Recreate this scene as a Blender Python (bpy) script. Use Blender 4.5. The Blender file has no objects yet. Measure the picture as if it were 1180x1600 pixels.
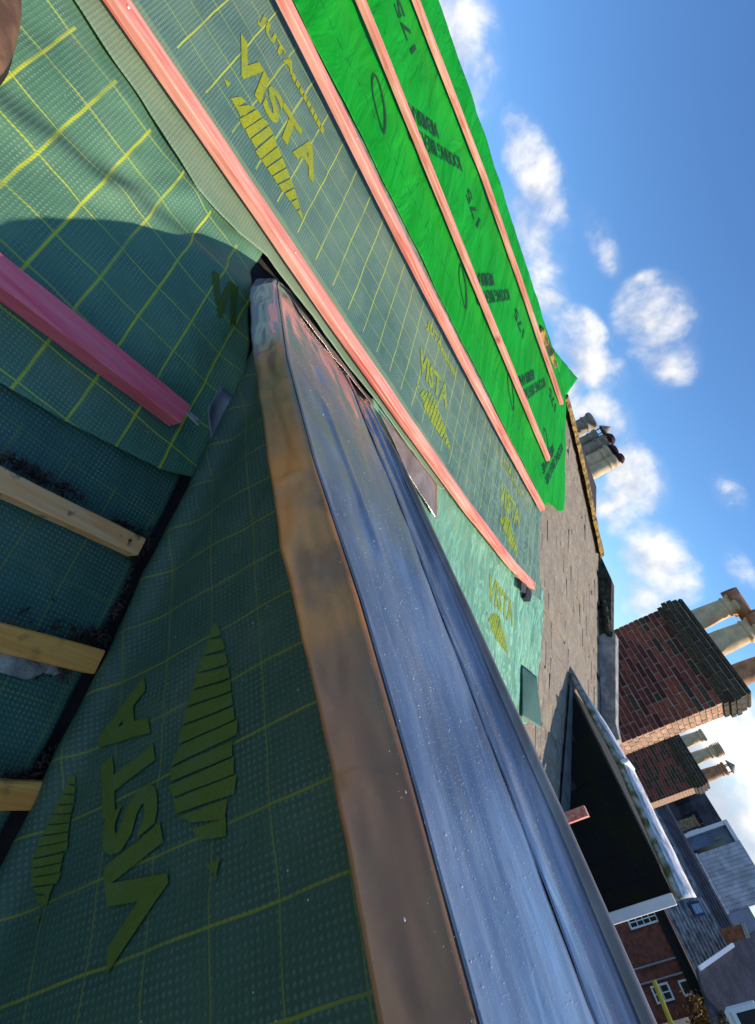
import bpy, bmesh, math, random
from mathutils import Vector, Matrix, noise
random.seed(7)
rad = math.radians
sc = bpy.context.scene
# ------------------------------------------------------------------ camera
# world axes: X = outwards from the roof (down the slope, horizontal), Y = along the eaves, Z = up; the camera is the origin
F_PX = 820.0
PITCH = math.atan(190/820); ROLL = rad(29.5); AZ = rad(45.213)
def _w(ox, oy, oz):
    return Vector((ox*math.cos(AZ)-oy*math.sin(AZ), ox*math.sin(AZ)+oy*math.cos(AZ), oz))
_r0 = _w(1, 0, 0); _u0 = _w(0, math.sin(PITCH), math.cos(PITCH)); _f0 = _w(0, math.cos(PITCH), -math.sin(PITCH))
_xc = _r0*math.sin(ROLL)+_u0*math.cos(ROLL); _yc = -_r0*math.cos(ROLL)+_u0*math.sin(ROLL)
cam = bpy.data.cameras.new('camera'); camo = bpy.data.objects.new('camera', cam)
sc.collection.objects.link(camo); sc.camera = camo
cam.sensor_fit = 'VERTICAL'; cam.sensor_height = 36; cam.lens = 36*F_PX/1600
cam.clip_start = 0.02; cam.clip_end = 3000
M3 = Matrix((_xc, _yc, -_f0)).transposed()
camo.matrix_world = M3.to_4x4()
def ray(px, py):
    dx, dy = px-590, py-800
    return _xc*dx - _yc*dy + _f0*F_PX
def atY(px, py, e):                 # point on the vertical plane Y = e
    r = ray(px, py); return r*(e/r.y)
def atX(px, py, d):
    r = ray(px, py); return r*(d/r.x)
# ------------------------------------------------------------------ light
SUN = Vector((0.55, 0.464, 0.262)).normalized()
w = bpy.data.worlds.new('World'); sc.world = w; w.use_nodes = True
nt = w.node_tree; N = nt.nodes; L = nt.links; N.clear()
def nn(nt, t, **k):
    n = nt.nodes.new(t)
    for a, b in k.items(): setattr(n, a, b)
    return n
def mth(nt, op, a, b=None, clamp=False):
    n = nt.nodes.new('ShaderNodeMath'); n.operation = op; n.use_clamp = clamp
    for i, v in enumerate((a, b)):
        if v is None: continue
        if isinstance(v, (int, float)): n.inputs[i].default_value = v
        else: nt.links.new(v, n.inputs[i])
    return n.outputs[0]
def mixc(nt, fac, a, b, mode='MIX'):
    n = nt.nodes.new('ShaderNodeMix'); n.data_type = 'RGBA'; n.blend_type = mode
    for s, v in ((n.inputs[0], fac), (n.inputs[6], a), (n.inputs[7], b)):
        if isinstance(v, (int, float)): s.default_value = v
        elif isinstance(v, (tuple, list)): s.default_value = (*v[:3], 1)
        else: nt.links.new(v, s)
    return n.outputs[2]
def ramp(nt, fac, stops):
    n = nt.nodes.new('ShaderNodeMapRange'); n.interpolation_type = 'SMOOTHSTEP'
    nt.links.new(fac, n.inputs[0]); n.inputs[1].default_value, n.inputs[2].default_value = stops
    return n.outputs[0]
sky = nn(nt, 'ShaderNodeTexSky', sky_type='NISHITA', sun_disc=False)
sky.sun_elevation = math.asin(SUN.z)
sky.sun_rotation = math.atan2(SUN.x, SUN.y)
sky.altitude = 50; sky.air_density = 1.0; sky.dust_density = 0.3; sky.ozone_density = 2.0
bg = nn(nt, 'ShaderNodeBackground'); bg.inputs[1].default_value = 0.13
out = nn(nt, 'ShaderNodeOutputWorld')
tc = nn(nt, 'ShaderNodeTexCoord')
# cumulus puffs: (pixel x, y) of the centre turned to a direction, half-length along the horizon, half-height, strength
PUFFS = [(705,35,.11,.055,1),(740,85,.05,.03,.7),(842,285,.10,.036,1),(835,360,.08,.038,.85),(855,455,.08,.028,.6),(936,375,.06,.022,.62),(1022,500,.07,.055,.95),(1045,560,.05,.04,.8),
         (922,560,.09,.042,1),(945,645,.07,.036,.9),(900,640,.09,.04,.8),(990,745,.07,.045,1),(955,790,.06,.04,.75),(1030,880,.075,.052,1.05),(1010,940,.06,.04,.85),(1140,770,.035,.02,.5),(1150,1190,.15,.07,1.15),
         (1130,1270,.17,.075,1.1),(1155,885,.04,.02,.5),(1200,1330,.3,.08,1.1),(1095,1180,.10,.06,1.0)]
OFF = [((-1,-.3,.14),.30,.1,1.1),((-.4,-1,.12),.35,.1,1.1),((.9,-.4,.2),.3,.12,1.0),((.3,-.9,.45),.25,.12,.9),((.8,.6,.30),.2,.06,.6)]
nz = nn(nt, 'ShaderNodeTexNoise'); nz.inputs['Scale'].default_value = 6; nz.inputs['Distortion'].default_value = 1.1; nz.inputs['Detail'].default_value = 9; nz.inputs['Roughness'].default_value = .6
L.new(tc.outputs['Generated'], nz.inputs['Vector'])
nz3 = nn(nt, 'ShaderNodeTexNoise'); nz3.inputs['Scale'].default_value = 22; nz3.inputs['Detail'].default_value = 6
L.new(tc.outputs['Generated'], nz3.inputs['Vector'])
best = None; low = None
for P in [(ray(a[0], a[1]).normalized(), a[2], a[3], a[4]) for a in PUFFS]+[(Vector(a[0]).normalized(), a[1], a[2], a[3]) for a in OFF]:
    c, sx, sy, st = P
    rt = c.cross(Vector((0,0,1))).normalized(); up = rt.cross(c).normalized()
    def dt(v, k):
        n = nn(nt, 'ShaderNodeVectorMath', operation='DOT_PRODUCT'); L.new(tc.outputs['Generated'], n.inputs[0]); n.inputs[1].default_value = v*k
        return n.outputs['Value']
    dx, dy, dz = dt(rt, 1/sx), dt(up, 1/sy), dt(c, 1)
    r2 = mth(nt, 'ADD', mth(nt, 'MULTIPLY', dx, dx), mth(nt, 'MULTIPLY', dy, dy))
    m = mth(nt, 'MULTIPLY', mth(nt, 'SUBTRACT', 1, mth(nt, 'MULTIPLY', r2, .62)), st)
    m = mth(nt, 'MULTIPLY', mth(nt, 'MAXIMUM', m, 0), mth(nt, 'GREATER_THAN', dz, 0))
    best = m if best is None else mth(nt, 'MAXIMUM', best, m)
    lo = mth(nt, 'MULTIPLY', m, mth(nt, 'SUBTRACT', dy, .15))       # signed height inside the puff
    low = lo if low is None else mth(nt, 'ADD', low, lo)
dens = mth(nt, 'ADD', best, mth(nt, 'MULTIPLY', mth(nt, 'SUBTRACT', nz.outputs[0], .5), 2.1))
dens = mth(nt, 'ADD', dens, mth(nt, 'MULTIPLY', mth(nt, 'SUBTRACT', nz3.outputs[0], .5), 1.1))
alpha = mth(nt, 'MULTIPLY', ramp(nt, dens, (.12, 1.15)), ramp(nt, best, (.0, .35)))
veil = mth(nt, 'MULTIPLY', mth(nt, 'MULTIPLY', ramp(nt, best, (.0, .9)), ramp(nt, nz.outputs[0], (.3, .65))), .38)
alpha = mth(nt, 'MAXIMUM', mth(nt, 'MULTIPLY', alpha, .93), veil)
lit = ramp(nt, mth(nt, 'ADD', mth(nt, 'MULTIPLY', low, .5), mth(nt, 'MULTIPLY', mth(nt, 'SUBTRACT', nz3.outputs[0], .5), 2.2)), (-.75, .55))
ccol = mixc(nt, lit, (3.6, 3.9, 4.7), (8.0, 7.6, 6.8))
skyc = mixc(nt, 1.0, sky.outputs[0], (.68, 1.0, 1.36), 'MULTIPLY')
L.new(mixc(nt, alpha, skyc, ccol), bg.inputs[0]); L.new(bg.outputs[0], out.inputs[0])
sl = bpy.data.lights.new('sun', 'SUN'); sl.energy = 4.2; sl.angle = rad(.5); sl.color = (1, .86, .70)
so = bpy.data.objects.new('sun', sl); sc.collection.objects.link(so)
so.rotation_euler = (-SUN).to_track_quat('-Z', 'Y').to_euler()
vs = sc.view_settings; vs.view_transform = 'Standard'; vs.look = 'None'; vs.gamma = 1; vs.exposure = 0.35; vs.use_curve_mapping = False

# ------------------------------------------------------------------ helpers
C = sc.collection
def me_obj(name, verts, faces, mat, parent=None, uvs=None, smooth=False):
    me = bpy.data.meshes.new(name); me.from_pydata([tuple(v) for v in verts], [], faces)
    if uvs is not None:
        ul = me.uv_layers.new(name='UVMap')
        for lp in me.loops: ul.data[lp.index].uv = uvs[lp.vertex_index]
    if smooth: me.polygons.foreach_set('use_smooth', [True]*len(me.polygons))
    if mat: me.materials.append(mat)
    me.update()
    o = bpy.data.objects.new(name, me); C.objects.link(o)
    if parent: o.parent = parent
    return o
def bm_obj(name, bm, mat, parent=None, smooth=False):
    me = bpy.data.meshes.new(name); bm.to_mesh(me); bm.free()
    if smooth: me.polygons.foreach_set('use_smooth', [True]*len(me.polygons))
    if mat: me.materials.append(mat)
    o = bpy.data.objects.new(name, me); C.objects.link(o)
    if parent: o.parent = parent
    return o
def tag(o, label=None, cat=None, group=None, kind=None):
    if label: o['label'] = label
    if cat: o['category'] = cat
    if group: o['group'] = group
    if kind: o['kind'] = kind
    return o
def empty(name, loc=(0,0,0)):
    o = bpy.data.objects.new(name, None); o.location = loc; o.empty_display_size = .1; C.objects.link(o); return o
def box(bm, x0, x1, y0, y1, z0, z1, bev=0):
    r = bmesh.ops.create_cube(bm, size=1)
    vs_ = r['verts']
    for v in vs_: v.co = Vector(((x0+x1)/2+v.co.x*(x1-x0), (y0+y1)/2+v.co.y*(y1-y0), (z0+z1)/2+v.co.z*(z1-z0)))
    if bev:
        es = list({e for v in vs_ for e in v.link_edges})
        bmesh.ops.bevel(bm, geom=es, offset=bev, segments=1, affect='EDGES')
def box_obj(name, b, mat, parent=None, bev=0):
    bm = bmesh.new(); box(bm, *b, bev=bev); return bm_obj(name, bm, mat, parent)
def prism(bm, pts, vec):
    """solid from polygon pts (Vectors) swept by vec"""
    a = [bm.verts.new(p) for p in pts]; b = [bm.verts.new(p+vec) for p in pts]; n = len(pts)
    bm.faces.new(a); bm.faces.new(b[::-1])
    for i in range(n): bm.faces.new((a[i], b[i], b[(i+1)%n], a[(i+1)%n]))
    bmesh.ops.recalc_face_normals(bm, faces=bm.faces)
def prism_obj(name, pts, vec, mat, parent=None):
    bm = bmesh.new(); prism(bm, [Vector(p) for p in pts], Vector(vec)); return bm_obj(name, bm, mat, parent)
def lathe(bm, prof, seg=20, loc=(0,0,0)):
    rings = []
    for r, z in prof:
        rings.append([bm.verts.new((loc[0]+r*math.cos(2*math.pi*i/seg), loc[1]+r*math.sin(2*math.pi*i/seg), loc[2]+z)) for i in range(seg)])
    for a, b in zip(rings, rings[1:]):
        for i in range(seg): bm.faces.new((a[i], a[(i+1)%seg], b[(i+1)%seg], b[i]))
    return rings
def fbm(x, y, z=0, o=3):
    return noise.fractal(Vector((x, y, z)), 1.0, 2.0, o)
def interp(x, tab):
    if x <= tab[0][0]: return tab[0][1]
    for (a, fa), (b, fb) in zip(tab, tab[1:]):
        if x <= b:
            t = (x-a)/(b-a); return fa+(fb-fa)*t
    return tab[-1][1]
def sstep(x, a, b):
    t = max(0, min(1, (x-a)/(b-a))); return t*t*(3-2*t)
# roof plane coordinates: e along the eaves, t up the slope, off = height above the plane
AL = rad(28); SA, CA = math.sin(AL), math.cos(AL)
def R(e, t, off=0.0):
    return Vector((-SA - t*CA + off*SA, e, -CA + t*SA + off*CA))
def rc(px, py):                       # pixel -> (e, t) on the roof plane
    r = ray(px, py); n = Vector((SA, 0, CA)); p = r*(-1/(r.dot(n)))
    return p.y, p.dot(Vector((-CA, 0, SA)))

# ------------------------------------------------------------------ materials
def mat_new(name):
    m = bpy.data.materials.new(name); m.use_nodes = True
    return m, m.node_tree, m.node_tree.nodes['Principled BSDF']
def tex_noise(nt, vec, scale, detail=4, rough=.55, dist=0):
    n = nn(nt, 'ShaderNodeTexNoise'); n.inputs['Scale'].default_value = scale; n.inputs['Detail'].default_value = detail
    n.inputs['Roughness'].default_value = rough; n.inputs['Distortion'].default_value = dist
    if vec is not None: nt.links.new(vec, n.inputs['Vector'])
    return n.outputs[0]
def bump(nt, b, h, strength=.3, dist=.01, prev=None):
    n = nn(nt, 'ShaderNodeBump'); n.inputs['Strength'].default_value = strength; n.inputs['Distance'].default_value = dist
    nt.links.new(h, n.inputs['Height'])
    if prev is not None: nt.links.new(prev, n.inputs['Normal'])
    nt.links.new(n.outputs[0], b.inputs['Normal']); return n.outputs[0]
def scaled(nt, vec, s):
    n = nn(nt, 'ShaderNodeMapping'); n.inputs['Scale'].default_value = s; nt.links.new(vec, n.inputs['Vector']); return n.outputs[0]
def simple(name, col, rough=.7, var=.25, scale=12, metal=0, bumps=.2, bscale=60, col2=None, gen=False, spec=.4, objrand=0, det=5, bdist=.004):
    m, nt, b = mat_new(name)
    tcn = nn(nt, 'ShaderNodeTexCoord'); v = tcn.outputs['Object']
    nz = tex_noise(nt, v, scale, det)
    c2 = col2 if col2 else tuple(c*(1-var) for c in col)
    c1 = tuple(min(1, c*(1+var*.6)) for c in col)
    k = ramp(nt, nz, (.35, .65))
    c = mixc(nt, k, c2, c1)
    if objrand:
        oi = nn(nt, 'ShaderNodeObjectInfo')
        c = mixc(nt, objrand, c, mixc(nt, oi.outputs['Random'], (.25,.25,.25), (1.6,1.5,1.4)), 'MULTIPLY')
    nt.links.new(c, b.inputs['Base Color'])
    b.inputs['Roughness'].default_value = rough; b.inputs['Metallic'].default_value = metal
    b.inputs['Specular IOR Level'].default_value = spec
    if bumps: bump(nt, b, tex_noise(nt, v, bscale, 4), bumps, bdist)
    return m

def membrane(name, base, base2, line, gu, gv, vr=(-9, 9), weave=.0085, creases=0.0, gridw=.014, plain=None, seed=0, rough=.5, wcol=(.30,.45,.34), wamt=.45):
    """woven breather membrane: printed 100 mm grid (UV in metres), woven relief, creases"""
    m, nt, b = mat_new(name)
    uv = nn(nt, 'ShaderNodeUVMap'); sp = nn(nt, 'ShaderNodeSeparateXYZ'); nt.links.new(uv.outputs[0], sp.inputs[0])
    u, v = sp.outputs[0], sp.outputs[1]
    big = tex_noise(nt, uv.outputs[0], 2.3+seed*.1, 4)
    mid = tex_noise(nt, uv.outputs[0], 14, 4)
    fine = tex_noise(nt, uv.outputs[0], 160, 2)
    col = mixc(nt, ramp(nt, big, (.35, .68)), base, base2)
    col = mixc(nt, mth(nt, 'MULTIPLY', ramp(nt, mid, (.4, .75)), .35), col, tuple(c*.62 for c in base))
    # weave dots
    k = 2*math.pi/weave
    su = mth(nt, 'SINE', mth(nt, 'MULTIPLY', u, k)); sv = mth(nt, 'SINE', mth(nt, 'MULTIPLY', v, k))
    dots = ramp(nt, mth(nt, 'ADD', mth(nt, 'MULTIPLY', mth(nt, 'ADD', su, sv), .5), mth(nt, 'MULTIPLY', mth(nt, 'SUBTRACT', fine, .5), .9)), (-.1, .95))
    col = mixc(nt, mth(nt, 'MULTIPLY', dots, mth(nt, 'MULTIPLY', ramp(nt, mid, (.25, .8)), wamt*1.6)), col, wcol)
    if plain is not None:             # selvedge strip without the grid, paler
        pm = mth(nt, 'LESS_THAN', v, plain)
        col = mixc(nt, mth(nt, 'MULTIPLY', pm, .55), col, (.26, .34, .17))
    if line is not None:
        def lines(x, o, wd):
            x = mth(nt, 'ADD', x, mth(nt, 'MULTIPLY', mth(nt, 'SUBTRACT', tex_noise(nt, uv.outputs[0], 9, 2), .5), .007))
            fr = mth(nt, 'FRACT', mth(nt, 'ADD', mth(nt, 'MULTIPLY', mth(nt, 'SUBTRACT', x, o), 10), .5))
            d = mth(nt, 'ABSOLUTE', mth(nt, 'SUBTRACT', fr, .5))
            n = nn(nt, 'ShaderNodeMapRange'); n.interpolation_type = 'SMOOTHSTEP'
            nt.links.new(d, n.inputs[0]); n.inputs[1].default_value = wd*.5; n.inputs[2].default_value = wd*1.5
            n.inputs[3].default_value = 1; n.inputs[4].default_value = 0
            return n.outputs[0]
        lm = mth(nt, 'MAXIMUM', lines(u, gu, gridw*1.25), mth(nt, 'MULTIPLY', lines(v, gv, gridw*.75), .85))
        lm = mth(nt, 'MULTIPLY', lm, mth(nt, 'MULTIPLY', mth(nt, 'GREATER_THAN', v, vr[0]), mth(nt, 'LESS_THAN', v, vr[1])))
        wear = ramp(nt, tex_noise(nt, uv.outputs[0], 7, 3), (.28, .55))
        lm = mth(nt, 'MULTIPLY', lm, mth(nt, 'ADD', mth(nt, 'MULTIPLY', wear, .5), .42))
        col = mixc(nt, lm, col, line)
    if creases:
        cn = tex_noise(nt, scaled(nt, uv.outputs[0], (17, 3.2, 1)), 1.0, 5, .6, 1.6)
        rid = mth(nt, 'SUBTRACT', 1, mth(nt, 'MULTIPLY', mth(nt, 'ABSOLUTE', mth(nt, 'SUBTRACT', cn, .5)), 22), True)
        n = nn(nt, 'ShaderNodeMapRange'); nt.links.new(u, n.inputs[0]); n.inputs[1].default_value = 1.4; n.inputs[2].default_value = 2.6
        rid = mth(nt, 'MULTIPLY', rid, mth(nt, 'ADD', mth(nt, 'MULTIPLY', n.outputs[0], .85), .08))
        col = mixc(nt, mth(nt, 'MULTIPLY', rid, creases), col, tuple(min(1, c*1.9+.03) for c in base2))
    dn = tex_noise(nt, uv.outputs[0], 5.5, 6, .65); col = mixc(nt, mth(nt, 'MULTIPLY', ramp(nt, dn, (.52, .78)), .30), col, (.20,.20,.15))
    # dust flecks
    vo = nn(nt, 'ShaderNodeTexVoronoi'); vo.inputs['Scale'].default_value = 26; nt.links.new(uv.outputs[0], vo.inputs['Vector'])
    fl = mth(nt, 'LESS_THAN', vo.outputs['Distance'], .035)
    col = mixc(nt, mth(nt, 'MULTIPLY', fl, .7), col, (.55, .55, .5))
    nt.links.new(col, b.inputs['Base Color'])
    b.inputs['Roughness'].default_value = rough; b.inputs['Specular IOR Level'].default_value = .45
    h = mth(nt, 'ADD', mth(nt, 'MULTIPLY', dots, .0018), mth(nt, 'MULTIPLY', tex_noise(nt, uv.outputs[0], 24, 4), .006))
    bump(nt, b, h, .42, 1.0)
    return m
YEL = (.52, .56, .03)
M = {}
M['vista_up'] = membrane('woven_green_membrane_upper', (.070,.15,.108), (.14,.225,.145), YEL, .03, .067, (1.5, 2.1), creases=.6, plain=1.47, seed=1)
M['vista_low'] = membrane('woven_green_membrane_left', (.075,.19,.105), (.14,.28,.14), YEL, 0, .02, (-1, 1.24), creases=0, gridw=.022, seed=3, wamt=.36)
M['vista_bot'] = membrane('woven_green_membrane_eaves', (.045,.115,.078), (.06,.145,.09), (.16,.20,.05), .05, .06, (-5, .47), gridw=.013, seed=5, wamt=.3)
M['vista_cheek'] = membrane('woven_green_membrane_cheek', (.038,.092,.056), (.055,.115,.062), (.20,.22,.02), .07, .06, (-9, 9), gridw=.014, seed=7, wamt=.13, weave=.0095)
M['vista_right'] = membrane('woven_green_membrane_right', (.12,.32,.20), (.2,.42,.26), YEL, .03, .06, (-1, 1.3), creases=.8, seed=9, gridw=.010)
def green_mat():
    m, nt, b = mat_new('bright_green_membrane')
    uv = nn(nt, 'ShaderNodeUVMap'); sp = nn(nt, 'ShaderNodeSeparateXYZ'); nt.links.new(uv.outputs[0], sp.inputs[0])
    big = tex_noise(nt, scaled(nt, uv.outputs[0], (3, 1.2, 1)), 1.4, 4)
    col = mixc(nt, ramp(nt, big, (.3, .7)), (.002, .27, .010), (.006, .35, .018))
    pu = mth(nt, 'LESS_THAN', mth(nt, 'FRACT', mth(nt, 'MULTIPLY', sp.outputs[0], 16)), .6)
    def dash(v0, wd):
        return mth(nt, 'MULTIPLY', mth(nt, 'LESS_THAN', mth(nt, 'ABSOLUTE', mth(nt, 'SUBTRACT', sp.outputs[1], v0)), wd), pu)
    col = mixc(nt, mth(nt, 'MULTIPLY', dash(2.40, .0035), .75), col, (.01, .09, .02))
    nt.links.new(col, b.inputs['Base Color']); b.inputs['Roughness'].default_value = .62; b.inputs['Specular IOR Level'].default_value = .22
    cn = tex_noise(nt, scaled(nt, uv.outputs[0], (8, 2.0, 1)), 1.0, 4, .55, .8)
    h = mth(nt, 'ADD', mth(nt, 'MULTIPLY', cn, .045), mth(nt, 'MULTIPLY', tex_noise(nt, uv.outputs[0], 220, 2), .0006))
    bump(nt, b, h, .6, 1.0)
    return m
M['green'] = green_mat()
def printmat(name, col, amt=.25):
    m, nt, b = mat_new(name); uv = nn(nt, 'ShaderNodeTexCoord')
    nz = tex_noise(nt, uv.outputs['Object'], 240, 2); n2 = tex_noise(nt, uv.outputs['Object'], 18, 3)
    c = mixc(nt, mth(nt, 'MULTIPLY', ramp(nt, nz, (.35, .7)), amt*1.8), col, tuple(x*.45 for x in col))
    c = mixc(nt, mth(nt, 'MULTIPLY', ramp(nt, n2, (.45, .75)), amt), c, (.06, .18, .12))
    nt.links.new(c, b.inputs['Base Color']); b.inputs['Roughness'].default_value = .6; b.inputs['Specular IOR Level'].default_value = .25
    return m
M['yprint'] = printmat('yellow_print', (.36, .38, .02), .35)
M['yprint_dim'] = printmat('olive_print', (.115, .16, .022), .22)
M['yprint_worn'] = printmat('worn_yellow_print', (.40, .50, .05), .7)
M['kprint'] = printmat('dark_green_print', (.012, .075, .02), .2)
def timber(name, c1, c2, knot, rough=.65, along=(1.2, 26, 26), stain=0):
    m, nt, b = mat_new(name); t = nn(nt, 'ShaderNodeTexCoord'); v = t.outputs['Object']
    vv = scaled(nt, v, (along[1], along[0], along[2]))
    g = tex_noise(nt, vv, 1.6, 6, .6, 1.2)
    col = mixc(nt, ramp(nt, g, (.3, .7)), c1, c2)
    blot = tex_noise(nt, scaled(nt, v, (5, 2.2, 5)), 1.3, 3)
    col = mixc(nt, mth(nt, 'MULTIPLY', ramp(nt, blot, (.45, .75)), .5), col, tuple(min(1, a*1.25) for a in c2))
    vo = nn(nt, 'ShaderNodeTexVoronoi'); vo.inputs['Scale'].default_value = 1; nt.links.new(scaled(nt, v, (3.2, 3.6, 3.2)), vo.inputs['Vector'])
    kn = mth(nt, 'SUBTRACT', 1, mth(nt, 'MULTIPLY', vo.outputs['Distance'], 6.5), True)
    col = mixc(nt, mth(nt, 'MULTIPLY', kn, 1.0), col, knot)
    if stain:
        s = tex_noise(nt, v, 30, 5); col = mixc(nt, mth(nt, 'MULTIPLY', ramp(nt, s, (.55, .72)), stain), col, (.06, .045, .03))
    nt.links.new(col, b.inputs['Base Color']); b.inputs['Roughness'].default_value = rough; b.inputs['Specular IOR Level'].default_value = .3
    bump(nt, b, g, .35, .003)
    return m
M['pink'] = timber('pink_treated_timber', (.66,.13,.09), (.95,.45,.32), (.42,.035,.035))
M['pink_shaded'] = timber('shaded_pink_timber', (.95,.09,.13), (1.0,.22,.24), (.40,.02,.03))  # same pink timber, its tone in shade put into the colour
M['pine'] = timber('old_pine', (.92,.36,.11), (1.0,.54,.23), (.20,.10,.04), stain=.8)
M['pine2'] = timber('yellow_pine', (.90,.28,.04), (1.0,.47,.11), (.25,.10,.03), along=(1.0, 34, 34), stain=.4)
M['nail'] = simple('galvanised_nail', (.75,.72,.66), .4, metal=.6, bumps=0)
def lead_mat(name, c1, c2, c3, rough=(.28,.5), metal=.85, patina=None):
    m, nt, b = mat_new(name); t = nn(nt, 'ShaderNodeTexCoord'); v = t.outputs['Object']
    a = tex_noise(nt, scaled(nt, v, (1.5, 5, 5)), 1.6, 5, .6, .6)
    s = tex_noise(nt, scaled(nt, v, (2.5, 16, 8)), 1.3, 4, .6, 1.0)
    col = mixc(nt, ramp(nt, a, (.35, .65)), c1, c2)
    col = mixc(nt, mth(nt, 'MULTIPLY', ramp(nt, s, (.52, .75)), .6), col, c3)
    sx = nn(nt, 'ShaderNodeSeparateXYZ'); geo = nn(nt, 'ShaderNodeNewGeometry'); nt.links.new(geo.outputs['Position'], sx.inputs[0])
    X = mth(nt, 'ADD', sx.outputs[0], mth(nt, 'MULTIPLY', mth(nt, 'SUBTRACT', tex_noise(nt, v, 8, 4), .5), .22))
    new = mth(nt, 'SUBTRACT', 1, ramp(nt, X, (-1.20, -.95)))      # freshly dressed lead near the roof slope
    if patina:
        for a0, a1, pc in patina:
            w_ = mth(nt, 'MULTIPLY', ramp(nt, X, (a0-.06, a0+.06)), mth(nt, 'SUBTRACT', 1, ramp(nt, X, (a1-.06, a1+.06))))
            w_ = mth(nt, 'MULTIPLY', w_, mth(nt, 'ADD', .25, mth(nt, 'MULTIPLY', ramp(nt, tex_noise(nt, v, 13, 4), (.35, .6)), .75)))
            col = mixc(nt, w_, col, pc)
        col = mixc(nt, new, col, (.46, .47, .54))
    fi = tex_noise(nt, v, 90, 4)
    col = mixc(nt, mth(nt, 'MULTIPLY', ramp(nt, fi, (.58, .75)), .12 if metal < .5 else .3), col, (.55,.55,.55))
    nt.links.new(col, b.inputs['Base Color']); b.inputs['Metallic'].default_value = metal
    rn = nn(nt, 'ShaderNodeMapRange'); nt.links.new(tex_noise(nt, v, 6, 5), rn.inputs[0]); rn.inputs[1].default_value = .3; rn.inputs[2].default_value = .7
    rn.inputs[3].default_value, rn.inputs[4].default_value = rough
    nt.links.new(mth(nt, 'SUBTRACT', rn.outputs[0], mth(nt, 'MULTIPLY', new, .22)), b.inputs['Roughness'])
    h = mth(nt, 'ADD', mth(nt, 'MULTIPLY', tex_noise(nt, scaled(nt, v, (1, 2.2, 2)), 4.0, 2, .45, .3), .006), mth(nt, 'MULTIPLY', tex_noise(nt, v, 45, 4), .0006))
    bump(nt, b, h, .55, 1.0)
    return m
M['lead'] = lead_mat('lead_sheet_grey', (.24,.26,.30), (.44,.45,.47), (.62,.62,.62), patina=[(-1.35,-.85,(.40,.33,.30)),(-1.0,-.72,(.36,.36,.28))])
M['lead_brown'] = lead_mat('lead_sheet_brown_patina', (.30,.12,.05), (.62,.32,.13), (.24,.20,.12), rough=(.26,.50), metal=.35, patina=[(-1.15,-.72,(.30,.21,.11)),(-1.16,-1.0,(.55,.22,.10)),(-.75,-.36,(.78,.30,.08)),(-.35,.4,(.52,.22,.10))])
M['lead_dark'] = lead_mat('lead_sheet_dark', (.16,.17,.20), (.34,.35,.39), (.30,.20,.14), rough=(.25,.45), metal=.8)
M['lead_roll'] = lead_mat('lead_roll_brown_grey', (.26,.19,.14), (.42,.33,.26), (.16,.08,.05), rough=(.38,.55), metal=.35)
M['lead_grey'] = simple('weathered_lead_coping', (.66,.66,.66), .85, .45, 14, bumps=.8, bscale=38, spec=.05, bdist=.004)
M['grit'] = simple('white_grit', (.8,.8,.76), .6, .1, bumps=0)
M['white'] = simple('white_paint', (.80,.80,.78), .5, .05, bumps=.05)
M['black'] = simple('dark_gap', (.012,.012,.012), .9, .2, bumps=0)
M['deck'] = simple('dark_boarding', (.05,.04,.035), .9, .3)
M['slateblack'] = simple('black_hung_slate', (.008,.008,.009), .75, .5, 5, bumps=.3, bscale=25, col2=(.014,.015,.006), spec=.12)
M['slatejoint'] = simple('grey_green_joint', (.045,.05,.04), .9, .4, 9)
M['mossfascia'] = simple('mossy_lead', (.34,.34,.31), .7, .5, 16, bumps=.5, bscale=40, col2=(.10,.11,.04))
def slate_mat():
    m, nt, b = mat_new('weathered_slate'); t = nn(nt, 'ShaderNodeTexCoord'); v = t.outputs['Object']
    oi = nn(nt, 'ShaderNodeObjectInfo'); ad = nn(nt, 'ShaderNodeVectorMath', operation='ADD'); nt.links.new(v, ad.inputs[0])
    cm = nn(nt, 'ShaderNodeCombineXYZ')
    nt.links.new(mth(nt, 'MULTIPLY', oi.outputs['Random'], 31), cm.inputs[0]); nt.links.new(cm.outputs[0], ad.inputs[1]); v = ad.outputs[0]
    a = tex_noise(nt, v, 9, 6, .65); col = mixc(nt, ramp(nt, a, (.3, .7)), (.25,.195,.135), (.37,.30,.205))
    col = mixc(nt, mth(nt, 'MULTIPLY', oi.outputs['Random'], .22), col, (.14,.12,.10))
    l = tex_noise(nt, v, 26, 6, .75, .6); col = mixc(nt, mth(nt, 'MULTIPLY', ramp(nt, l, (.54, .64)), .75), col, (.58,.46,.24))
    nt.links.new(col, b.inputs['Base Color']); b.inputs['Roughness'].default_value = .72
    bump(nt, b, mth(nt, 'ADD', l, mth(nt, 'MULTIPLY', tex_noise(nt, scaled(nt, v, (3, 20, 3)), 5, 5, .7, 1), 1.5)), .7, .006)
    return m
M['slate'] = slate_mat()
M['moss'] = simple('dark_moss_crust', (.06,.055,.03), .95, .6, 14, bumps=1, bscale=40, col2=(.02,.02,.015), bdist=.02)
M['lichen'] = simple('orange_lichen_tile', (.42,.25,.06), .9, .5, 22, bumps=1, bscale=50, col2=(.10,.08,.05), bdist=.02)
M['joint'] = simple('pale_lime_mortar', (.36,.31,.25), .95, .3, 14, bumps=.5, bscale=60)
M['mortar'] = simple('grey_mortar_render', (.34,.32,.28), .9, .4, 10, bumps=.8, bscale=35, bdist=.015)
M['bricks'] = simple('dark_red_brick', (.21,.048,.032), .85, .5, 30, bumps=.6, bscale=70, objrand=.9)
M['brick_or'] = simple('orange_red_brick', (.30,.07,.035), .85, .4, 25, bumps=.6, bscale=70, objrand=.4)
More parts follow.
